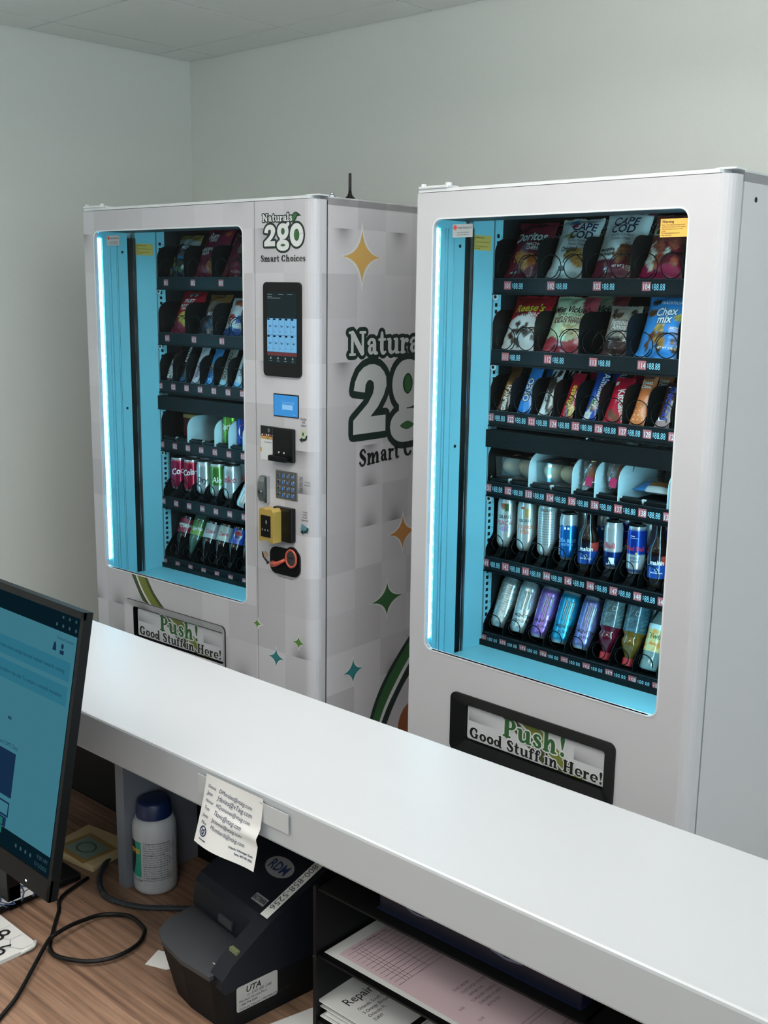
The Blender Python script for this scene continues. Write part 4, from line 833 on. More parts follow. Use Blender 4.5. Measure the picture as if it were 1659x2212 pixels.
silv = can('slim silver can with dark blue foot, sixth on the can shelf', .0265, .133, lambda a, v: (24, 50, 110) if v < .38 else (200, 206, 210), [ct('Bull', .022, -.004, .46, REDI), cb(WHT, -.006, .12, .01, .26), ct('8.4 FL OZ', .007, .0, .1, WHT)]); put(silv, R, CC(5), .335, ROW[4] + .031)
blu = can('slim blue and silver energy can, seventh on the can shelf', .0265, .133, lambda a, v: (28, 62, 160) if v > .42 else ((200, 206, 210) if v > .12 else (28, 62, 160)), [ct('Red Bull', .018, 0, .50, REDI), ct('ENERGY', .009, 0, .32, NAV), ct('DRINK', .009, 0, .25, NAV), cb(tx((214, 170, 70)), .002, .42, .008, .47), cb(WHT, -.014, .80, -.002, .81), cb(WHT, -.014, .76, .008, .765)]); put(blu, R, CC(6), .335, ROW[4] + .031)
for k, o in ((0, first[0]), (1, first[1]), (2, first[2])):
    second(o, R, CC(k) + .004, .402, ROW[4] + .031, 0, 'slim white energy can right behind the %s white can' % ('first', 'second', 'third')[k])
second(first[2], R, CC(3) + .004, .402, ROW[4] + .031, 0, 'slim white energy can behind the bright blue can'); second(blue8, R, CC(4) + .002, .41, ROW[4] + .031, 0, 'slim blue can deep behind the brown malt bottle of slot 145')
for k, o, l in ((5, blu, 'slim blue can behind the silver can with dark foot'), (6, silv, 'slim silver can behind the blue and silver can'), (6, blu, 'slim blue can deepest in the seventh lane'), (7, blu, 'slim blue can behind the malt bottle of slot 148')):
    second(o, R, CC(k) + .003, .398 if 'deepest' not in l else .46, ROW[4] + .031, 0, l)
def bottle(name, label, prof, liq, labcf=None, lz=(0, 0), texts=(), cap=None, th=.35, inv=False, labR=None):
    r = thing(name, label, 'bottle'); m = MB(); m.lathe(prof, liq, 28); m.build('body', r); Rm = max(p[0] for p in prof)
    if labcf:
        LR = labR or Rm * 1.01; m = MB(); m.lathe([(LR, lz[0] + (lz[1] - lz[0]) * k / 14) for k in range(15)], film, 36, labcf)
        lb = m.build('wrap_label', r)
        if texts:
            L = MB(); fn = lambda a, c: Vector((LR * 1.012 * sin(th + a / LR), -LR * 1.012 * cos(th + a / LR), c))
            for q in texts: q(L, fn, 1.0)
            L.build('lettering', lb)
    if cap: m = MB(); m.lathe(cap[0], cap[1], 22, smooth=False); m.build('cap', r)
    return r
brn = M('brown glass', (26, 16, 12), .12, coat=.5); gprof = [(0, 0), (.026, .001), (.0295, .006), (.0295, .1), (.027, .115), (.016, .135), (.0125, .155), (.0125, .185), (.0145, .186), (.0145, .195), (0, .195)]
mal = bottle('malt_bottle', 'brown malt bottle with a navy label, left of two on the can shelf', gprof, brn, lambda a, z: (30, 66, 140) if z < .066 else ((170, 60, 50) if a > .12 else (22, 24, 40)), (.03, .092), [ct('maltin', .017, 0, .068, WHT, True, .95, .15), cs_(WHT, ell(0, .054, .004, .004, .0012, .0012)), ct('MALT BEVERAGE', .005, 0, .044, WHT)]); put(mal, R, CC(4), .325, ROW[4] + .006)
second(mal, R, CC(7), .325, ROW[4] + .006, 0, 'brown malt bottle with a navy label, right of two on the can shelf')
# row six
tall = lambda lab, base, txt2, tc: can(lab, .0318, .156, lambda a, v: tuple(x * (.92 + .16 * vn(a * 40, v * 30, 2)) for x in base), claw(tc) + [cs_(BLK, [(-.012, .30, .0016), (-.008, .29, .003)]), ct('MONSTER', .0125, 0, .30, BLK, True, .95), ct(txt2, .010, 0, .20, BLK, True, .9)], th=.45)
dkc = tx((40, 44, 52))
specs = [('tall speckled silver energy can turned to its fine print, first on the bottom shelf', (196, 206, 206), '', 0), ('tall white energy can with claw marks, second on the bottom shelf', (206, 218, 220), 'ZERO ULTRA', 1), ('tall violet energy can with claw marks, third on the bottom shelf', (150, 112, 190), 'ULTRA', 1), ('tall turquoise energy can with claw marks, fourth on the bottom shelf', (40, 156, 196), 'ULTRA', 1), ('tall lavender energy can with claw marks, fifth on the bottom shelf', (130, 132, 190), 'ULTRA', 1)]
for k, (lab, base, t2, cl) in enumerate(specs):
    o = tall(lab, base, t2, dkc) if cl else can(lab, .0318, .156, lambda a, v: tuple(x * (.8 + .35 * vn(a * 120, v * 80, 2)) for x in (196, 206, 206)), [ct('Nutrition Facts Total', .0062, .012, .86 - .045 * q, BLK, False, .7) for q in range(13)], th=.5)
    put(o, R, CC(k) - .004, .322, ROW[5] + .012, .42, .05 * (k % 2)); second(o, R, CC(k) + .006, .415, ROW[5] + .03, .40, 'tall energy can behind the %s can of the bottom shelf' % ('first', 'second', 'third', 'fourth', 'fifth')[k])
pet = clear('clear plastic', (205, 222, 224), 1.45, 1, .05); redl = M('red drink', (90, 14, 34), .12, coat=.6); yell = M('amber drink', (110, 84, 30), .12, coat=.6); redcap = M('red cap', (196, 52, 60), .4)
sprof = [(0, .0), (.014, .0), (.014, .022), (.018, .03), (.029, .052), (.031, .066), (.027, .074), (.027, .08), (.033, .09), (.033, .15), (.031, .165), (.026, .178), (0, .18)]   # stored neck down
for k, (liq, lab) in enumerate(((redl, 'upside down dark red sports drink bottle with red cap, bottom shelf'), (yell, 'upside down amber sports drink bottle with red cap, bottom shelf'))):
    o = bottle('sports_drink', lab, sprof, liq, lambda a, z, k=k: tuple((.7 + .6 * vn(a * 30, z * 300, 5)) * x for x in ((86, 108, 112), (62, 96, 108))[k]), (.092, .166), [cs_(WHT, [(-.006, .15, .0008), (.004, .15, .0008), (.004, .14, .0008), (-.006, .14, .0008), (-.006, .15, .0008)])], cap=([(0, -.004), (.0155, -.004), (.0165, .0), (.0165, .017), (0, .017)], redcap), th=.5)
    put(o, R, CC(5 + k) + .003, .318, ROW[5] + .008, .30); second(o, R, CC(5 + k) + .012, .40, ROW[5] + .02, .28, 'sports drink bottle right behind the %s one' % ('dark red', 'amber')[k])
wprof = [(0, .0), (.026, .001), (.029, .008), (.029, .022), (.027, .030), (.029, .05), (.029, .115), (.024, .14), (.014, .165), (.0125, .18), (.0125, .20), (0, .2)]
o = bottle('juice_bottle', 'clear juice bottle with an orange and green label at the end of the bottom shelf', wprof, M('pale drink', (120, 140, 140), .1, coat=.6), lambda a, z: (196, 226, 232) if z > .112 else ((226, 156, 70) if vn(a * 20, z * 120, 4) > .55 else (206, 196, 140)), (.052, .128), [ct('Twist', .021, 0, .088, green, True, .9, .1), ct('ORANGE', .008, 0, .070, tx((206, 110, 40)))], labR=.0298); put(o, R, CC(7) - .002, .315, ROW[5] + .008, .38)
second(o, R, CC(7) + .012, .40, ROW[5] + .02, .3, 'clear juice bottle behind the one with the orange label')

# ---- left machine
Lk = 'L'
o = bag('chip_bag', 'black chip bag with coloured print, first on the top shelf, left machine', 'snack bag', .128, .172, .05, pieces(vsplit((.22, (30, 40, 60)), (.72, (24, 28, 30)), (.86, (170, 176, 170)), (1, (150, 130, 60))), scatter(16, .15, .85, .08, .5, .07, [(60, 120, 160), (150, 140, 50), (140, 50, 60), (60, 110, 70), (200, 206, 206)], 31), 31), [sh_('poly', REDI, (.36, .58), (.8, .6), (.8, .72), (.36, .70)), tt('MIX', .022, .58, .61, WHT)], 31); put(o, Lk, BC(0) - .005, .322, ROW[0], .46)
o = bag('chip_bag', 'maroon chip bag with white script lettering, top shelf, left machine', 'snack bag', .140, .192, .05, pieces(solid((126, 30, 56)), [(.7, .2, .2, .13, (176, 110, 70)), (.86, .9, .1, .06, (190, 80, 50))], 32), [tt('Sun', .040, .38, .76, WHT, True, .95, .2), tt('CHIPS', .016, .46, .69, WHT), tt('GARDEN', .018, .34, .50, WHT), tt('SALSA', .018, .34, .42, WHT)] + [sh_('line', tx((220, 130, 60)), (.56 + .05 * q, .92, .006), (.54 + .06 * q, .96, .006)) for q in range(5)], 32); put(o, Lk, BC(1), .322, ROW[0], .46); second(o, Lk, BC(1) + .015, .44, ROW[0], .42, 'maroon chip bag behind the script one, left machine')
o = bag('chip_bag', 'dark red chip bag with a pale picture, third on the top shelf, left machine', 'snack bag', .138, .165, .05, pieces(solid((112, 36, 54)), scatter(7, .45, .95, .15, .7, .13, [(150, 130, 110), (176, 150, 120), (90, 50, 44)], 33), 33), [tt('C', .04, .75, .72, WHT)], 33); put(o, Lk, BC(2), .322, ROW[0], .46)
o = bag('fruit_snack_bag', 'red and yellow fruit snack bag, first on the second shelf, left machine', 'snack bag', .132, .170, .046, pieces(vsplit((.18, (150, 24, 62)), (.34, (170, 30, 70)), (1, (176, 26, 44))), [(.46, .34, .22, .11, (226, 196, 84)), (.66, .26, .26, .12, (214, 186, 80))], 34), [sh_('ell', tx((150, 190, 200)), .52, .88, .16, .06), tt('Roy', .016, .52, .865, NAV), tt('FRUIT', .022, .5, .68, WHT), tt('FLAVORED', .016, .5, .58, WHT), tt('SNACKS', .016, .5, .50, WHT)], 34); put(o, Lk, BC(0) + .012, .322, ROW[1], .46)
o = bag('nut_bag', 'dark clear nut bag with brown filling, second shelf, left machine', 'snack bag', .118, .158, .044, pieces(vsplit((.5, (44, 40, 50)), (.8, (120, 110, 100)), (1, (130, 90, 50))), scatter(12, .2, .9, .05, .55, .09, [(170, 160, 160), (110, 60, 60), (60, 80, 110)], 35), 35), [tt('NUTS', .02, .5, .42, WHT)], 35); put(o, Lk, BC(1) + .012, .322, ROW[1], .46)
o = bag('cookie_bag', 'white and blue cookie bag with a red badge, second shelf, left machine', 'snack bag', .128, .145, .044, pieces(vsplit((.16, (40, 74, 140)), (.9, (196, 206, 214)), (1, (180, 190, 200))), [(.45, .84, .3, .10, (150, 84, 60)), (.3, .42, .18, .1, (170, 50, 50)), (.66, .36, .2, .14, (60, 96, 160))], 36), [tt('BIG', .022, .4, .30, WHT), tt('CHIPS', .02, .6, .20, WHT)], 36); put(o, Lk, BC(2), .322, ROW[1], .42)
bl_ = [('dark brown candy bar with white zigzag letters, first bar of the left machine', pieces(solid((52, 34, 36)), scatter(9, .2, .8, .1, .5, .2, [(200, 190, 196), (120, 60, 80)], 41), 41), [vt('MAX', .024, WHT, .55, .25)], .135, .040), ('tall black candy bar with white lettering, second bar of the left machine', vsplit((.1, (30, 60, 100)), (.93, (20, 22, 24)), (1, (170, 180, 180))), [vt('EXTREME', .020, WHT, .6, .70)], .165, .038), ('white and pink snack bar, third bar of the left machine', pieces(solid((206, 210, 222)), [(.3, .3, .25, .2, (206, 170, 190))], 43), [vt('Crunch', .022, NAV, .72, .36)], .148, .046), ('shiny blue snack bar, fourth bar of the left machine', vsplit((.35, (40, 110, 180)), (.55, (120, 130, 130)), (1, (60, 140, 200))), [vt('Rice', .022, NAV, .6, .3)], .140, .046), ('silver snack bar with dark capitals, fifth bar of the left machine', vsplit((.12, (140, 190, 210)), (1, (150, 152, 150))), [vt('HERO', .024, BLK, .68, .66), vt('GO', .022, BLK, .66, .26)], .150, .046), ('white and light blue snack bar, sixth bar of the left machine', pieces(vsplit((.1, (90, 160, 210)), (.9, (190, 206, 216)), (1, (120, 180, 220))), [(.8, .8, .2, .1, (170, 140, 110))], 46), [vt('Crunch', .020, NAV, .72, .42)], .158, .048), ('light blue snack bar half hidden at the window edge, left machine', vsplit((.1, (90, 160, 210)), (1, (120, 180, 214))), [vt('Bar', .02, NAV, .6, .3)], .150, .046)]
for k, (lab, cf, tx_, h, w_) in enumerate(bl_): bar(lab, cf, tx_, 50 + k, k, Lk, w_, h, .44)
root = thing('snack_carton', 'dark red and yellow carton behind the black divider, left machine', 'carton')
m = MB(); m.rbox((-.05, 0, 0), (.05, .12, .082), M('carton maroon', (88, 24, 36), .5), .002); m.build('box', root); m = MB(); m.box((-.0505, -.0008, .070), (.0505, .1205, .0835), M('carton yellow', (216, 176, 96), .5)); m.build('lid_band', root); put(root, Lk, .135, .36, 1.151 + .03)
cL = [('green and silver lemon lime can between white dividers, left machine', CC(4), lambda a, v: (110, 170, 60) if v > .3 + .2 * sin(a * 9) else (80, 140, 60), [ct('Sprite', .030, -.006, .52, WHT, True, .85, .15, .15)]), ('blue cola can with a red and white badge between white dividers, left machine', CC(5), lambda a, v: (26, 60, 160), [lambda L, fn, H: disc(L, 0, H * .5, .022, .026, fn, WHT, 18), lambda L, fn, H: L.poly([fn(.021 * cos(radians(q)), H * .5 + .006 + .02 * max(0, sin(radians(q)))) + (fn(0, H * .5) - fn(0, H * .5)) * 0 + Vector((fn(.021 * cos(radians(q)), 0) - Vector((0, 0, 0))).normalized().xy.to_3d() * .0004) for q in range(0, 181, 20)], REDI), ct('PEPSI', .014, 0, .42, BLK)])]
CR, CH = .0325, .121
for lab, u, cf, tx_ in cL: o = can(lab, CR, CH, cf, tx_, th=.55); put(o, Lk, u, .335, 1.151 + .024); second(o, Lk, u + .004, .41, 1.151 + .024, 0, lab.split(' between')[0] + ' behind its front twin, left machine')
redc = lambda a, v: (176, 24, 58)
silc = lambda a, v: (196, 200, 202)
cR = [('purple red cola can with white script, first on the can shelf, left machine', lambda a, v: (150, 26, 84) if a < -.05 else (170, 30, 70), [ct('Coca', .034, .008, .5, WHT, True, .85, .2, .2)]), ('purple red cola can with white script, second on the can shelf, left machine', redc, [ct('Cola', .032, -.006, .52, WHT, True, .85, .2, .2), cb(WHT, .02, .62, .03, .66)]), ('silver can with black script, third on the can shelf, left machine', silc, [ct('Dry', .030, -.006, .36, BLK, True, .9, .2)]), ('green and silver can, fourth on the can shelf, left machine', lambda a, v: (96, 140, 70) if v > .35 else (170, 180, 170), [ct('Ale', .028, 0, .44, WHT, True, .9, .1)]), ('silver can with large red letters, fifth on the can shelf, left machine', silc, [ct('Coke', .036, -.014, .5, REDI, True, .9)])]
for k, (lab, cf, tx_) in enumerate(cR):
    o = can(lab, CR, CH, cf, tx_, th=.6); put(o, Lk, CC(k) + .004, .33, ROW[4] + .031); second(o, Lk, CC(k) + .008, .403, ROW[4] + .031, 0, 'can right behind the %s can of the can shelf, left machine' % ('first', 'second', 'third', 'fourth', 'fifth')[k])
o = can('bare silver can leaning sideways on the can shelf, left machine', .0285, .135, silc, [ct('zero', .018, 0, .62, BLK), cb(BLK, -.012, .4, .012, .42)], th=.6); put(o, Lk, CC(5) + .012, .30, ROW[4] + .010, .42, -.1); o.rotation_euler[1] = .18
cola = M('cola', (20, 10, 10), .1, coat=.6); gsod = M('lemon soda', (70, 100, 84), .1, coat=.6)
pprof = [(0, 0), (.013, 0), (.013, .02), (.016, .03), (.026, .06), (.029, .075), (.028, .085), (.0295, .09), (.0295, .135), (.031, .14), (.031, .165), (.027, .178), (0, .18)]
six = [('upside down cola bottle with a purple red label, first on the bottom shelf, left machine', cola, lambda a, z: (206, 206, 210) if abs(z - .115) < .004 else (150, 26, 66), 'Coke', WHT), ('upside down soda bottle with a green label, second on the bottom shelf, left machine', gsod, lambda a, z: (60, 130, 60) if z > .11 else (110, 160, 60), 'Sprite', WHT), ('upside down cola bottle with silver red label, third at the bottom, left machine', cola, lambda a, z: (186, 190, 194), 'Coke', REDI), ('upside down cola bottle with pale red printed label, fourth at the bottom, left machine', cola, lambda a, z: (190, 196, 190), 'Zero', REDI), ('upside down cola bottle with a blue label and round badge, left machine', cola, lambda a, z: (30, 70, 170), 'PEPSI', BLK), ('upside down dark cola bottle at the window edge, left machine', cola, lambda a, z: (70, 24, 34), 'Dr', WHT)]
for k, (lab, liq, cf, s_, im) in enumerate(six):
    tl = [ct(s_, .021, 0, .105, im, True, .85, .1, .1)]
    if s_ == 'PEPSI': tl = [lambda L, fn, H: disc(L, 0, .118, .017, .018, fn, WHT, 18), lambda L, fn, H: ribbon(L, [(-.016, .121), (0, .117), (.016, .121)], [(-.012, .131), (0, .1345), (.012, .131)], lambda a, c: fn(a, c) * 1.0 + Vector((.0003, -.0005, 0)), REDI), ct('PEPSI', .010, 0, .108, BLK)]
    o = bottle('cola_bottle', lab, pprof, liq, cf, (.086, .142), tl, cap=([(0, -.004), (.0145, -.004), (.0145, .015), (0, .015)], blk), th=.55, labR=.0318); put(o, Lk, CC(k) - .002, .32, ROW[5] + .008, .42)
# ------------------------------------------------------------------ reception counter and desk
lam = M('white laminate', (178, 182, 186), .28, noise=(6, .012, 0)); lamd = M('dark laminate', (12, 13, 15), .5, spec=.2)
CA = .0194; ct_ = thing('reception_counter', 'long white reception counter with a thick raised top', 'counter', (1.5, -2.3224, 0), CA)
t = MB(); t.rbox((-1.2, 0, 1.004), (5.2, .296, 1.07), lam, .004, 2); t.build('counter_top', ct_)
t = MB(); t.box((-1.2, .235, 0), (5.2, .262, 1.004), lamd); t.build('front_panel', ct_)
t = MB(); t.box((1.137, .080, .72), (1.160, .235, 1.004), M('grey laminate', (112, 115, 124), .4)); t.build('support_panel', ct_)
wood = bpy.data.materials.new('wood laminate'); wood.use_nodes = True; nt = wood.node_tree; N = nt.nodes.new; L = nt.links; bs = nt.nodes['Principled BSDF']; bs.inputs['Roughness'].default_value = .42
tc = N('ShaderNodeTexCoord'); mp = N('ShaderNodeMapping'); mp.inputs['Rotation'].default_value = (0, 0, radians(8)); mp.inputs['Scale'].default_value = (2.2, 70, 1); nz = N('ShaderNodeTexNoise'); nz.inputs['Scale'].default_value = 1.6; nz.inputs['Detail'].default_value = 6; nz.inputs['Roughness'].default_value = .62
L.new(tc.outputs['Object'], mp.inputs['Vector']); L.new(mp.outputs[0], nz.inputs['Vector']); cr = N('ShaderNodeValToRGB'); e = cr.color_ramp.elements; e[0].position = .3; e[0].color = rgb((92, 68, 54)); e[1].position = .72; e[1].color = rgb((160, 128, 105)); L.new(nz.outputs['Fac'], cr.inputs[0]); L.new(cr.outputs[0], bs.inputs['Base Color'])
dk = thing('desk', 'brown wood grain desk top behind the white counter', 'desk', (1.5, -2.3224, 0), CA)
t = MB(); t.rbox((-1.2, -.72, .69), (5.2, .235, .72), wood, .002, 1); t.build('desk_top', dk)
t = MB()
for x in (-1.15, 2.35, 5.1): t.box((x, -.68, 0), (x + .03, .23, .69), lamd)
t.build('desk_side_panels', dk)
DZ = .7202
def flat(name, label, cat, corners, z, th, m, extra=None):
    r = thing(name, label, cat, (corners[0][0], corners[0][1], z)); ox, oy = corners[0]; t = MB(); t.extrude([(x - ox, y - oy) for x, y in corners], lambda a, c, q: (a, c, q), 0, th, m); t.build('sheet', r)
    if extra: t = MB(); extra(t, ox, oy, th); t.build('print', r)
    return r
paper = M('white paper', (214, 214, 212), .7); pink = M('pink form paper', (206, 182, 188), .7); pk2 = tx((70, 56, 66)); grey_i = tx((70, 72, 78))
# monitor
MX, MY, MZ, MH, MW = 2.898, -2.498, .914, .40, .68; tl = .186
mo = thing('computer_monitor', 'black monitor with a teal lit page at the left edge of the view', 'monitor', (MX - MW / 2, MY + .04, .7205))
def mfn(dep): return lambda a, c: (a + MW / 2, -.04 + c * sin(tl) + dep * cos(tl), MZ - .7205 + c * cos(tl) - dep * sin(tl))   # a: from right edge (negative left), c: from bottom
fr = M('monitor frame', (8, 12, 14), .45, spec=.2); t = MB(); f0 = mfn(0)
t.extrude([(-MW, 0), (0, 0), (0, MH), (-MW, MH)], lambda a, c, q: mfn(q)(a, c), .010, 0, fr)
for a0, c0, a1, c1 in ((-MW, MH - .010, 0, MH), (-MW, 0, 0, .030), (-.007, 0, 0, MH), (-MW, 0, -MW + .012, MH)): t.extrude([(a0, c0), (a1, c0), (a1, c1), (a0, c1)], lambda a, c, q: mfn(q)(a, c), .0, -.004, fr)
t.build('frame', mo)
t = MB(); t.extrude([(-MW * .8, .06), (-MW * .2, .06), (-MW * .2, MH - .06), (-MW * .8, MH - .06)], lambda a, c, q: mfn(q)(a, c), .05, .03, blk); t.build('back_cover', mo)
t = MB(); t.extrude([(-.04, .06), (.04, .06), (.04, .10), (-.04, .10)], lambda a, c, q: (a - .02, .045 + q, c - .06), .04, .02, blk); t.box((-.04, .062, .01), (.02, .085, .36), blk); t.rbox((-.24, -.02, 0), (.02, .20, .014), blk, .004); t.build('stand', mo)
scr = MB(); S0, S1, S2 = mfn(-.0008), mfn(-.0014), mfn(-.002); hx = lambda c, s=.62: glow('lcd %d %d %d' % c, c, s)
bg, bar_, dark_, pan_, nav_, txt_, ic_, gr_ = hx((70, 134, 152)), hx((52, 124, 148)), hx((10, 32, 42)), hx((62, 128, 148)), hx((26, 52, 84)), hx((26, 70, 90)), hx((60, 96, 104)), hx((34, 116, 106))
quad(scr, -MW + .012, .030, -.007, MH - .008, S0, dark_); quad(scr, -MW + .012, .058, -.013, MH - .037, S1, bg)
quad(scr, -MW + .012, MH - .100, -.020, MH - .0735, S2, bar_); quad(scr, -MW + .012, MH - .134, -.020, MH - .107, S2, bar_); S3 = mfn(-.0026)
for k, (c, s_) in enumerate(((MH - .090, 'phone, browse more categories and redeem rewards coming'), (MH - .124, 'to resolve this before the sale. To ensure a smooth transition'))): T(scr, s_, .0082, S3, txt_, -.032, c, 'r')
T(scr, 'Preston Lampert', .0062, S3, txt_, -.017, MH - .048, 'r'); disc(scr, -.044, MH - .056, .0032, .0038, S3, nav_); quad(scr, -.049, MH - .067, -.039, MH - .0615, S3, nav_); scr.poly([S3(-.068, MH - .065), S3(-.058, MH - .065), S3(-.060, MH - .056), S3(-.063, MH - .052), S3(-.066, MH - .056)], nav_)
quad(scr, -MW + .012, MH - .297, -.128, MH - .232, S2, nav_); T(scr, 'Refresh DMS Data', .0085, S3, txt_, -.124, MH - .226, 'r'); T(scr, 'ws', .010, S3, nav_, -.150, MH - .188, 'r', True)
for q in ((-.3, MH - .3065, -.130, MH - .304), (-.3, MH - .326, -.130, MH - .323), (-.133, MH - .326, -.130, MH - .304)): quad(scr, *q, S2, nav_)
quad(scr, -.3, MH - .341, -.134, MH - .327, S2, nav_)
for q in (.328, .340): quad(scr, -.17, MH - q - .011, -.142, MH - q - .001, S3, gr_); T(scr, 'Next', .006, mfn(-.003), nav_, -.156, MH - q - .008, 'c')
for k in range(3): disc(scr, -.020 - .016 * k, MH - .017, .0022, .0022, S1, ic_, 8)
for k in range(4): disc(scr, -.018 - .016 * k, MH - .029, .0024, .0026, S1, ic_, 8)
T(scr, '9:39 AM', .008, S1, ic_, -.018, .046, 'r'); T(scr, '7/15/2025', .008, S1, ic_, -.018, .035, 'r')
for k in range(4): disc(scr, -.062 - .013 * k, .044, .0025, .003, S1, ic_, 8)
scr.build('screen', mo); t = MB(); quad(t, -.062, .008, -.058, .0105, mfn(-.0045), glow('power light', (230, 230, 255), 2)); t.build('power_light', mo)
# papers under the monitor
def engr(t, ox, oy, th):
    for k in range(9): stroke(t, [(.10 + .17 * q / 8, -.02 - .012 * k + .012 * sin(q * 1.6 + k), .0028) for q in range(9)], lambda a, c: (a - .0, c, th + .0004), tx((60, 74, 104)), 0, 2)
    for k in range(4): stroke(t, ell(.19, -.06, .015 + .014 * k, .012 + .010 * k, .0022, .0022), lambda a, c: (a, c, th + .0005), tx((50, 60, 90)), 0, 2)
flat('printed_certificate', 'white sheet with engraved blue scrollwork on the monitor foot', 'paper', [(2.32, -2.30), (2.34, -2.455), (2.575, -2.455), (2.585, -2.325)], .7355, .001, paper, lambda t, ox, oy, th: engr(t, ox, oy, th))
def bro(t, ox, oy, th):
    quad(t, .012, .012, .10, .085, lambda a, c: (a, c, th + .0003), tx((150, 120, 70))); quad(t, .022, .022, .09, .075, lambda a, c: (a, c, th + .0006), tx((120, 140, 130)))
    stroke(t, ell(.055, .048, .02, .016, .003, .003), lambda a, c: (a, c, th + .0009), tx((70, 70, 60)), 0, 2)
br = flat('folded_brochure', 'tan and green folded brochure behind the monitor', 'paper', [(2.45, -2.25), (2.57, -2.23), (2.55, -2.13), (2.43, -2.15)], .7203, .012, M('tan card', (190, 168, 130), .6), bro)
# notepad with honeycomb print
hp = thing('honeycomb_notepad', 'white honeycomb notepad with large thin digits at the desk edge', 'notepad', (2.703, -2.415, DZ))
t = MB(); t.extrude([(-.24, -.24), (0, -.24), (0, -.010), (-.006, 0), (-.24, 0)], lambda a, c, q: (a, c, q), 0, .006, paper); t.tube([(.001, -.03, .004), (.002, -.008, .0065), (-.008, .001, .006)], .0032, paper, 8); t.build('pad', hp)
t = MB(); pz = lambda a, c: (a, c, .0064); hl = tx((150, 154, 160))
for i in range(-6, 1):
    for j in range(-7, 1):
        cx_, cy_ = i * .0364 + (.0182 if j % 2 else 0) - .022, j * .0315 - .014
        for k in range(6):
            p = [(cx_ + .021 * sin(pi / 3 * q), cy_ + .021 * cos(pi / 3 * q)) for q in (k, k + 1)]
            if all(-.238 < a < -.002 and -.238 < c < -.002 for a, c in p): stroke(t, [(a, c, .0007) for a, c in p], pz, hl, 0, 1)
T(t, '08', .048, lambda a, c: (a, c, .0068), BLK, -.045, -.040, 'r', False, .95, rot=.35); T(t, '26', .048, lambda a, c: (a, c, .0068), BLK, -.008, -.058, 'r', False, .95, rot=.35); quad(t, -.06, -.10, -.04, -.08, lambda a, c: (a, c, .0066), tx((210, 150, 80))); t.build('print', hp)
# cables
zz = lambda k, n: .7235
A_ = [(3.02, -2.80), (2.93, -2.69), (2.86, -2.60), (2.824, -2.543), (2.8, -2.504), (2.757, -2.453), (2.718, -2.406), (2.712, -2.39), (2.705, -2.36), (2.702, -2.332), (2.704, -2.303), (2.72, -2.281), (2.747, -2.271), (2.784, -2.275), (2.801, -2.285), (2.817, -2.307), (2.822, -2.339), (2.816, -2.365), (2.8, -2.388), (2.772, -2.406), (2.743, -2.411), (2.72, -2.404), (2.701, -2.39), (2.664, -2.36), (2.639, -2.339), (2.615, -2.324), (2.60, -2.30), (2.585, -2.25)]
A3 = [(x, y, .7240 + (.010 * exp(-((k - 7) / 2.5) ** 2) if k < 12 else 0) + (.003 if 12 <= k < 20 else 0)) for k, (x, y) in enumerate(A_)]
t = MB(); t.tube(smooth_pts(A3, 6), .0034, blk, 8); tag(t.build('looped_cable'), 'thin black cable looped on the wood desk in front of the monitor', 'cable')
B_ = [(2.53, -2.12), (2.545, -2.168), (2.569, -2.205), (2.595, -2.233), (2.628, -2.253), (2.663, -2.263), (2.7, -2.256), (2.728, -2.243), (2.751, -2.226), (2.80, -2.18), (2.85, -2.13)]
t = MB(); q = smooth_pts([(x, y, .7255) for x, y in B_], 14); t.tube(q, [.0042 if k % 2 else .0050 for k in range(len(q))], M('braided cable', (34, 40, 46), .6), 8, smooth=False); tag(t.build('braided_cable'), 'thicker braided dark cable curving round the wipes canister', 'cable')
flat('paper_corner', 'small white paper corner sticking out under the check scanner', 'paper', [(2.861, -2.326), (2.895, -2.312), (2.92, -2.26), (2.845, -2.290)], .7202, .0006, paper)
flat('loose_sheet', 'loose white sheet on the desk between scanner and letter trays', 'paper', [(3.10, -2.30), (3.28, -2.46), (3.33, -2.36), (3.20, -2.245), (3.124, -2.207)], .7202, .0006, paper)
# wipes canister
cn = thing('wipes_canister', 'white plastic wipes canister with a dark blue cap under the counter', 'canister', (2.684, -2.178, DZ), 0); cn.scale = (.97, .97, .97)
plw = M('white plastic', (176, 178, 182), .4); t = MB(); t.lathe([(0, 0), (.034, 0), (.0375, .004), (.0385, .010), (.0385, .112), (.0385, .118), (.0372, .128), (.033, .136), (.031, .138), (0, .138)], plw, 40); t.build('body', cn)
t = MB(); t.lathe([(.031, .136), (.0312, .140), (.0312, .150), (.0295, .162), (.0285, .166), (.022, .168), (0, .168)], M('navy cap', (16, 34, 74), .35), 40); t.build('cap', cn)
t = MB(); lf = lambda R_: (lambda a, c: (R_ * sin(a), -R_ * cos(a), c)); th0 = 1.12
def lq(a0, a1, z0, z1, m, R_):
    for k in range(10): x0_, x1_ = a0 + (a1 - a0) * k / 10, a0 + (a1 - a0) * (k + 1) / 10; t.poly([lf(R_)(x0_, z0), lf(R_)(x1_, z0), lf(R_)(x1_, z1), lf(R_)(x0_, z1)], m)
lq(th0 - 1.9, th0 + 1.35, .020, .106, plw, .0388); lq(th0 - 1.9, th0 - .83, .034, .100, tx((40, 140, 122)), .0390)
for k in range(12):
    z0 = .036 + .0053 * k; e_ = th0 - 1.02 - .16 * ((k - 7) / 6) ** 2 - .12; lq(th0 - 1.9, e_, z0, z0 + .0054, tx((14, 18, 20)), .0392)
T(t, 'WIPES', .012, lambda a, c: lf(.0394)(th0 - 1.3 + a / .039, c), YEL, 0, .078, 'c', True); T(t, '75 COUNT', .006, lambda a, c: lf(.0394)(th0 - 1.12 + a / .039, c), BLK, 0, .026, 'c')
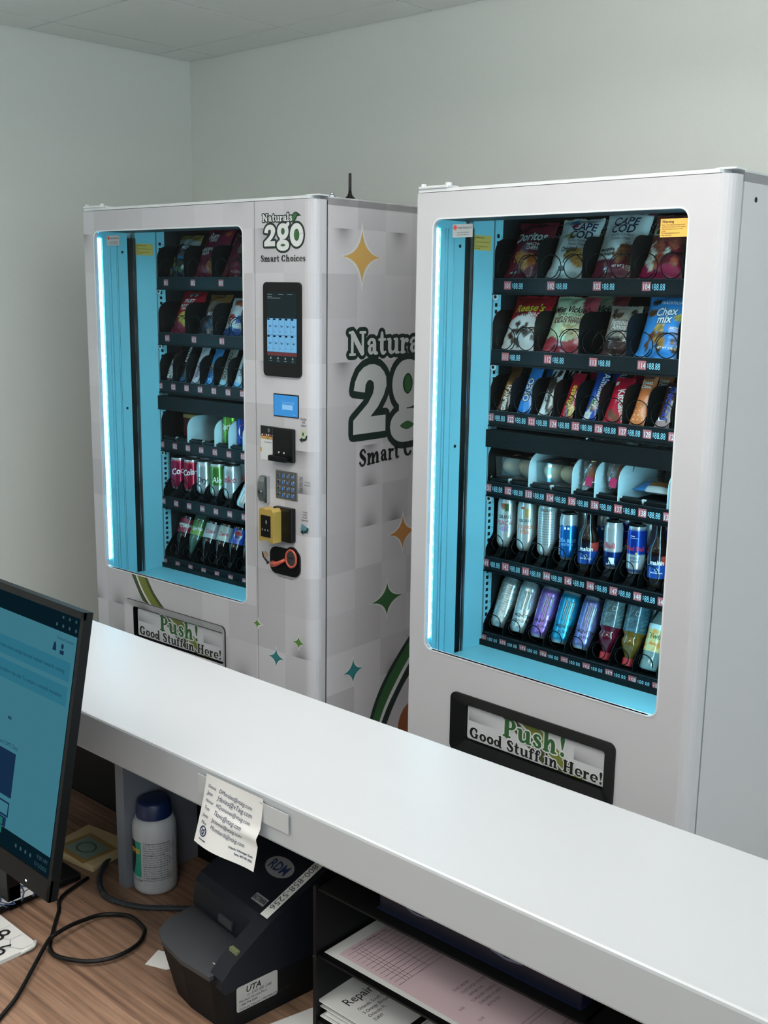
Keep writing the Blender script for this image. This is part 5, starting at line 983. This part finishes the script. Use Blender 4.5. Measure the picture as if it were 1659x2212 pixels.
wd = 'To kill germs on hard nonporous surfaces wipe until thoroughly wet and allow to dry rinse food contact areas with water avoid eyes keep out of reach of children store at room temperature and discard in trash'.split()
for k in range(17): T(t, ' '.join((wd[k * 2 % len(wd):] + wd)[:6])[:38], .0040, lambda a, c: lf(.0394)(th0 - .72 + a / .039, c), grey_i, 0, .098 - .0043 * k, 'l', k % 5 == 0, .92)
t.build('label', cn)
# check scanner
sc = thing('check_scanner', 'black check scanner with phone number strip and grey feed ledge', 'scanner', (3.075, -2.337, DZ), radians(-6))
sb_, sbl = M('scanner black', (9, 10, 12), .55, spec=.25, noise=(900, .15, .15)), M('scanner blue black', (12, 17, 26), .5, spec=.3, noise=(900, .15, .2)); sg_ = M('scanner grey', (54, 56, 60), .5)
PX = lambda a, c, q: (q, a, c)
t = MB(); fr_ = [(-.190, .05), (-.183, .012), (-.167, -.011), (-.14, -.022), (-.08, -.026), (-.02, -.017), (-.004, -.006), (0, .004), (0, .19), (-.190, .19)]
i = len(t.v); n = len(fr_)
t.v += [(a * .86 if a < -.1 else a, c * .7 + .006 if c < .06 else c, 0) for a, c in fr_] + [(a, c, .075) for a, c in fr_]
t.face(list(range(i + n, i + 2 * n)), sb_); t.face(list(range(i + n - 1, i - 1, -1)), sb_)
for k in range(n): t.face((i + k, i + (k + 1) % n, i + n + (k + 1) % n, i + n + k), sb_)
t.build('body', sc)
t = MB(); t.extrude([(a - .0, c - .001) for a, c in fr_[:6]] + [(-.020, .07), (-.190, .07)], lambda a, c, q: (a, c, q), .0755, .082, sg_); stroke(t, [(-.045, .004, .0012), (-.032, .006, .0012), (-.030, -.004, .0012)], lambda a, c: (a, c, .0824), WHT, 0, 1); t.build('feed_ledge', sc)
t = MB(); pr = [(.058, .098), (.062, .128), (.072, .139), (.19, .190), (.19, .09), (.058, .09)]
t.extrude(pr[::-1], PX, -.184, -.030, sbl); t.box((-.150, .064, .075), (-.03, .19, .10), blk); t.box((-.110, .055, .096), (-.075, .059, .108), sg_); t.build('lid', sc)
t = MB(); pr = [(-.006, .060), (-.012, .068), (-.010, .082), (.006, .098), (.03, .114), (.07, .139), (.19, .193), (.19, .060)]
t.extrude(pr[::-1], PX, -.030, .001, sbl); t.box((-.024, .018, .1065), (-.006, .024, .112), M('status window', (110, 116, 84), .4)); t.build('side_rail', sc)
sl_ = .434; lidz = lambda y: .139 + (y - .072) * sl_
ls = lambda o_: (lambda a, c: (a, c, lidz(c) + o_))
t = MB(); disc(t, -.072, .140, .030, .016, ls(.0006), M('silver badge', (150, 152, 154), .4, .4), 24); T(t, 'RDM', .022, ls(.0011), NAV, -.072, .132, 'c', True, .9); t.build('round_badge', sc)
t = MB(); quad(t, -.064, .082, -.034, .094, ls(.0006), M('silver badge', (150, 152, 154), .4, .4)); T(t, 'EC7000i', .0095, ls(.0011), BLK, -.049, .0845, 'c', True, .85, .15); t.build('model_badge', sc)
rz = lambda o_: (lambda a, c: (a, c, .1393 + (c - .07) * .45 + o_))
t = MB(); quad(t, -.026, .072, -.009, .185, rz(.0005), paper); T(t, '1-800-858-5256', .0155, rz(.001), grey_i, -.0232, .181, 'l', False, .96, rot=-pi / 2); t.build('phone_strip', sc)
t = MB(); us = lambda o_: (lambda a, c: (.0016 + o_, a, c)); t.poly([us(0)(a, c) for a, c in rrect(.012, .024, .082, .063, .004)], M('silver sticker', (168, 166, 164), .5)); T(t, 'UTA', .013, us(.0004), BLK, .040, .050, 'c', True, 1.0, .2)
T(t, 'cc 3145 000 1144', .007, us(.0004), grey_i, .050, .0435, 'c', False, .8, .3)
for k, s_ in enumerate(('Merchant Services Place', '1-888-994-4200', 'Technical Support 1-800-858-5256 ext. 3000')): T(t, s_, .0048, us(.0004), BLK, .016, .038 - .006 * k, 'l')
t.build('service_sticker', sc)
t = MB(); t.box((-.085, .186, .19), (-.02, .189, .203), sg_); T(t, '0001 3600-002', .0085, lambda a, c: (a, .1856, c), BLK, -.052, .1935, 'c', True); t.build('asset_tag', sc)
# letter trays
og = thing('letter_tray_stack', 'black three tier letter tray stack under the counter', 'letter tray', (3.165, -2.258, DZ), CA)
for k in range(3):
    z = .022 + .10 * k; t = MB(); t.box((0, 0, z), (.42, .178, z + .003), blk2); t.box((0, .174, z), (.42, .178, z + .03), blk2); t.build('tray', og)
for x in (0, .417): t = MB(); t.box((x, 0, 0), (x + .003, .178, .225), blk2); t.box((x - .001, -.003, 0), (x + .005, .003, .228), blk2); t.rbox((x - .002, -.004, .118), (x + .006, .006, .124), blk2, .001, 1); t.build('side_wall', og)
def ln(t, x0, y0, x1, y1, th, m, wd_=.0006): stroke(t, [(x0, y0, wd_), (x1, y1, wd_)], lambda a, c: (a, c, th + .0003), m, 0, 1)
def form(t, ox, oy, th):
    quad(t, .018, .010, .40, .150, lambda a, c: (a, c, th + .0001), pink)
    for k in range(12): ln(t, .030 + .0085 * k, .016 + .0 * k, .030 + .0085 * k, .14, th, pk2)
    for y in (.030, .036, .042, .075, .118): ln(t, .030, y, .1235, y, th, pk2)
    for k in range(3): T(t, ('Description of Work', 'Part Number', 'Qty')[k], .006, lambda a, c: (a, c, th + .0003), pk2, .026 - .0 * k, .030 + .03 * k, 'l', False, .9, rot=pi / 2)
    for k, s_ in enumerate(('THIS ORDER', 'CUSTOMER STATES', 'REPAIR OK', 'TORQUED WHEELS', 'CHECKED FLUIDS', 'ROTATED')): T(t, s_, .0062, lambda a, c: (a, c, th + .0003), pk2, .185 + .010 * k, .055 + .004 * (k % 3), 'l', False, .9, rot=pi / 2)
    for k, s_ in enumerate(('0.00', '13.95', '8.50', '45.00')): T(t, s_, .006, lambda a, c: (a, c, th + .0003), pk2, .215 + .03 * k, .03, 'l', False, .9, rot=pi / 2)
    for x in (.285, .292, .322, .33, .36): ln(t, x, .012, x, .14, th, pk2)
    T(t, 'TOTALS', .006, lambda a, c: (a, c, th + .0003), pk2, .2905, .03, 'l', True, .9, rot=pi / 2)
f_ = flat('pink_form', 'pink printed service form on the middle letter tray', 'paper', [(3.172, -2.247), (3.58, -2.240), (3.577, -2.085), (3.170, -2.092)], .8445, .0012, paper, form)
def rep(t, ox, oy, th):
    f3 = lambda a, c: (a, c, th + .0004)
    T(t, 'Repair Estimate', .022, f3, BLK, .045, .018, 'l', False, .9, rot=pi / 2)
    for k, s_ in enumerate(('Orlando South Service Advisor', 'S Orange Blossom Trail', 'Orlando FL', '32837')): T(t, s_, .008, f3, BLK, .062 + .010 * k, .022, 'l', False, .9, rot=pi / 2)
    quad(t, .130, .002, .140, .14, f3, BLK); T(t, 'Services Required', .006, lambda a, c: (a, c, th + .0007), WHT, .137, .008, 'l', True, .9, rot=pi / 2)
    for k in range(20): ln(t, .144 + .008 * k, .004, .144 + .008 * k, .14, th, BLK)
    for y in (.004, .03, .06): ln(t, .142, y, .30, y, th, BLK)
    for k in range(18): T(t, ('Oil and filter', 'Brake fluid', 'Cabin filter', 'Wiper blades', 'Tire rotation')[k % 5], .006, f3, BLK, .150 + .008 * k, .008, 'l', False, .9, rot=pi / 2)
for k in range(6):
    dx, dy = (.004 * ((k * 7) % 5) - .006), -.002 * ((k * 3) % 4)
    flat('estimate_sheet', 'top sheet of the printed repair estimates in the lowest letter tray' if k == 5 else 'white sheet, %s from the top of the estimate pile' % ('sixth', 'fifth', 'fourth', 'third', 'second')[k], 'paper', [(3.170 + dx, -2.249 + dy), (3.45 + dx, -2.244 + dy), (3.448 + dx, -2.085), (3.168 + dx, -2.09)], .7455 + .0055 * k, .0012, paper, rep if k == 5 else None)
nb = thing('navy_box', 'navy box with grey scroll ornament on the top letter tray', 'box', (3.262, -2.236, .9425), CA)
t = MB(); t.rbox((0, 0, .0), (.305, .150, .058), M('navy card', (9, 12, 32), .4), .003); t.box((-.002, -.002, 0), (.307, .152, .004), M('navy edge', (14, 26, 58), .4)); t.build('box', nb)
orn = tx((98, 102, 122)); F0 = lambda a, c: (a, -.0006, c); t = MB()
for x, s_ in ((.03, 1), (.17, 1), (.235, -1)):
    stroke(t, [(x, .040, .003), (x + .010 * s_, .028, .004), (x + .03 * s_, .020, .003), (x + .055 * s_, .022, .0015)], F0, orn, 0, 4); stroke(t, ell(x - .004, .044, .006, .006, .0018, .0018, 0, 300, 10), F0, orn, 0, 2); stroke(t, ell(x + .018 * s_, .034, .005, .005, .0018, .0018, 40, 330, 10), F0, orn, 0, 2); disc(t, x + .05 * s_, .026, .008, .004, F0, orn, 10)
for x, z in ((.108, .036), (.120, .044), (.145, .048)): star(t, x, z, .008, .008, F0, orn)
t.build('ornament', nb)
# note taped to the counter edge
nt_ = thing('taped_note', 'white handwritten note taped to the front edge of the counter', 'note', (3.044, -2.2955, 1.064), CA)
def NS(u, v): return Vector((-.059 + .118 * u + .003 * (1 - v) * (u - .5), -.0006 - .024 * (1 - v) ** 1.3 - .006 * max(0, 1 - abs(v - .45) / .12) * u - .004 * sin(u * 5) * (1 - v), -.094 * (1 - v) - .004 * (1 - v) * u))
t = MB(); t.surf(NS, 20, 24, paper); t.build('sheet', nt_)
t = MB(); nfn = lambda o_: (lambda a, c: NS(a, c) + Vector((0, -.0005 - o_, 0))); bi = tx((40, 52, 84))
for k, (a_, s_, z_) in enumerate((('Dennis', 'DMorales@vtaig.com', .09), ('Jane', 'Jdavies@vTaig.com', .105), ('Hector', 'HQuinones@vtaig.com', .085), ('Tom', 'Tkavic@vtaig.com', .09), ('Justin', 'Jstimmel@vtaig.com', .085), ('Mike', 'Mlombardi@vtaig.com', .085))):
    T(t, a_, z_ * .8, nfn(0), bi, .06, .82 - .105 * k, 'l', False, .72, .2, -.05); T(t, s_, z_, nfn(0), bi, .26 - .005 * k, .81 - .105 * k, 'l', False, .72, .15, -.08)
stroke(t, ell(.13, .20, .055, .068, .016, .016), nfn(0), NAV, 0, 2); stroke(t, [(.098, .24, .012), (.118, .205, .012), (.13, .225, .012), (.142, .205, .012), (.162, .24, .012)], nfn(0), NAV, 0, 1); stroke(t, [(.105, .20, .012), (.122, .155, .012), (.13, .18, .012), (.138, .155, .012), (.155, .20, .012)], nfn(0), NAV, 0, 1)
T(t, 'Volkswagen', .035, nfn(0), NAV, .08, .075, 'l', True, .8); T(t, 'Orlando Volkswagen South', .042, nfn(0), NAV, .95, .16, 'r', True, .8); T(t, 'Parts: 407-581-0830', .042, nfn(0), NAV, .95, .10, 'r', True, .8); t.build('handwriting', nt_)
tapem = M('matte tape', (184, 187, 190), .3)
for x0_, x1_ in ((-.078, -.052), (.052, .108)): t = MB(); t.box((x0_, -.0012, -.034), (x1_, -.0003, -.006), tapem); t.build('tape', nt_)
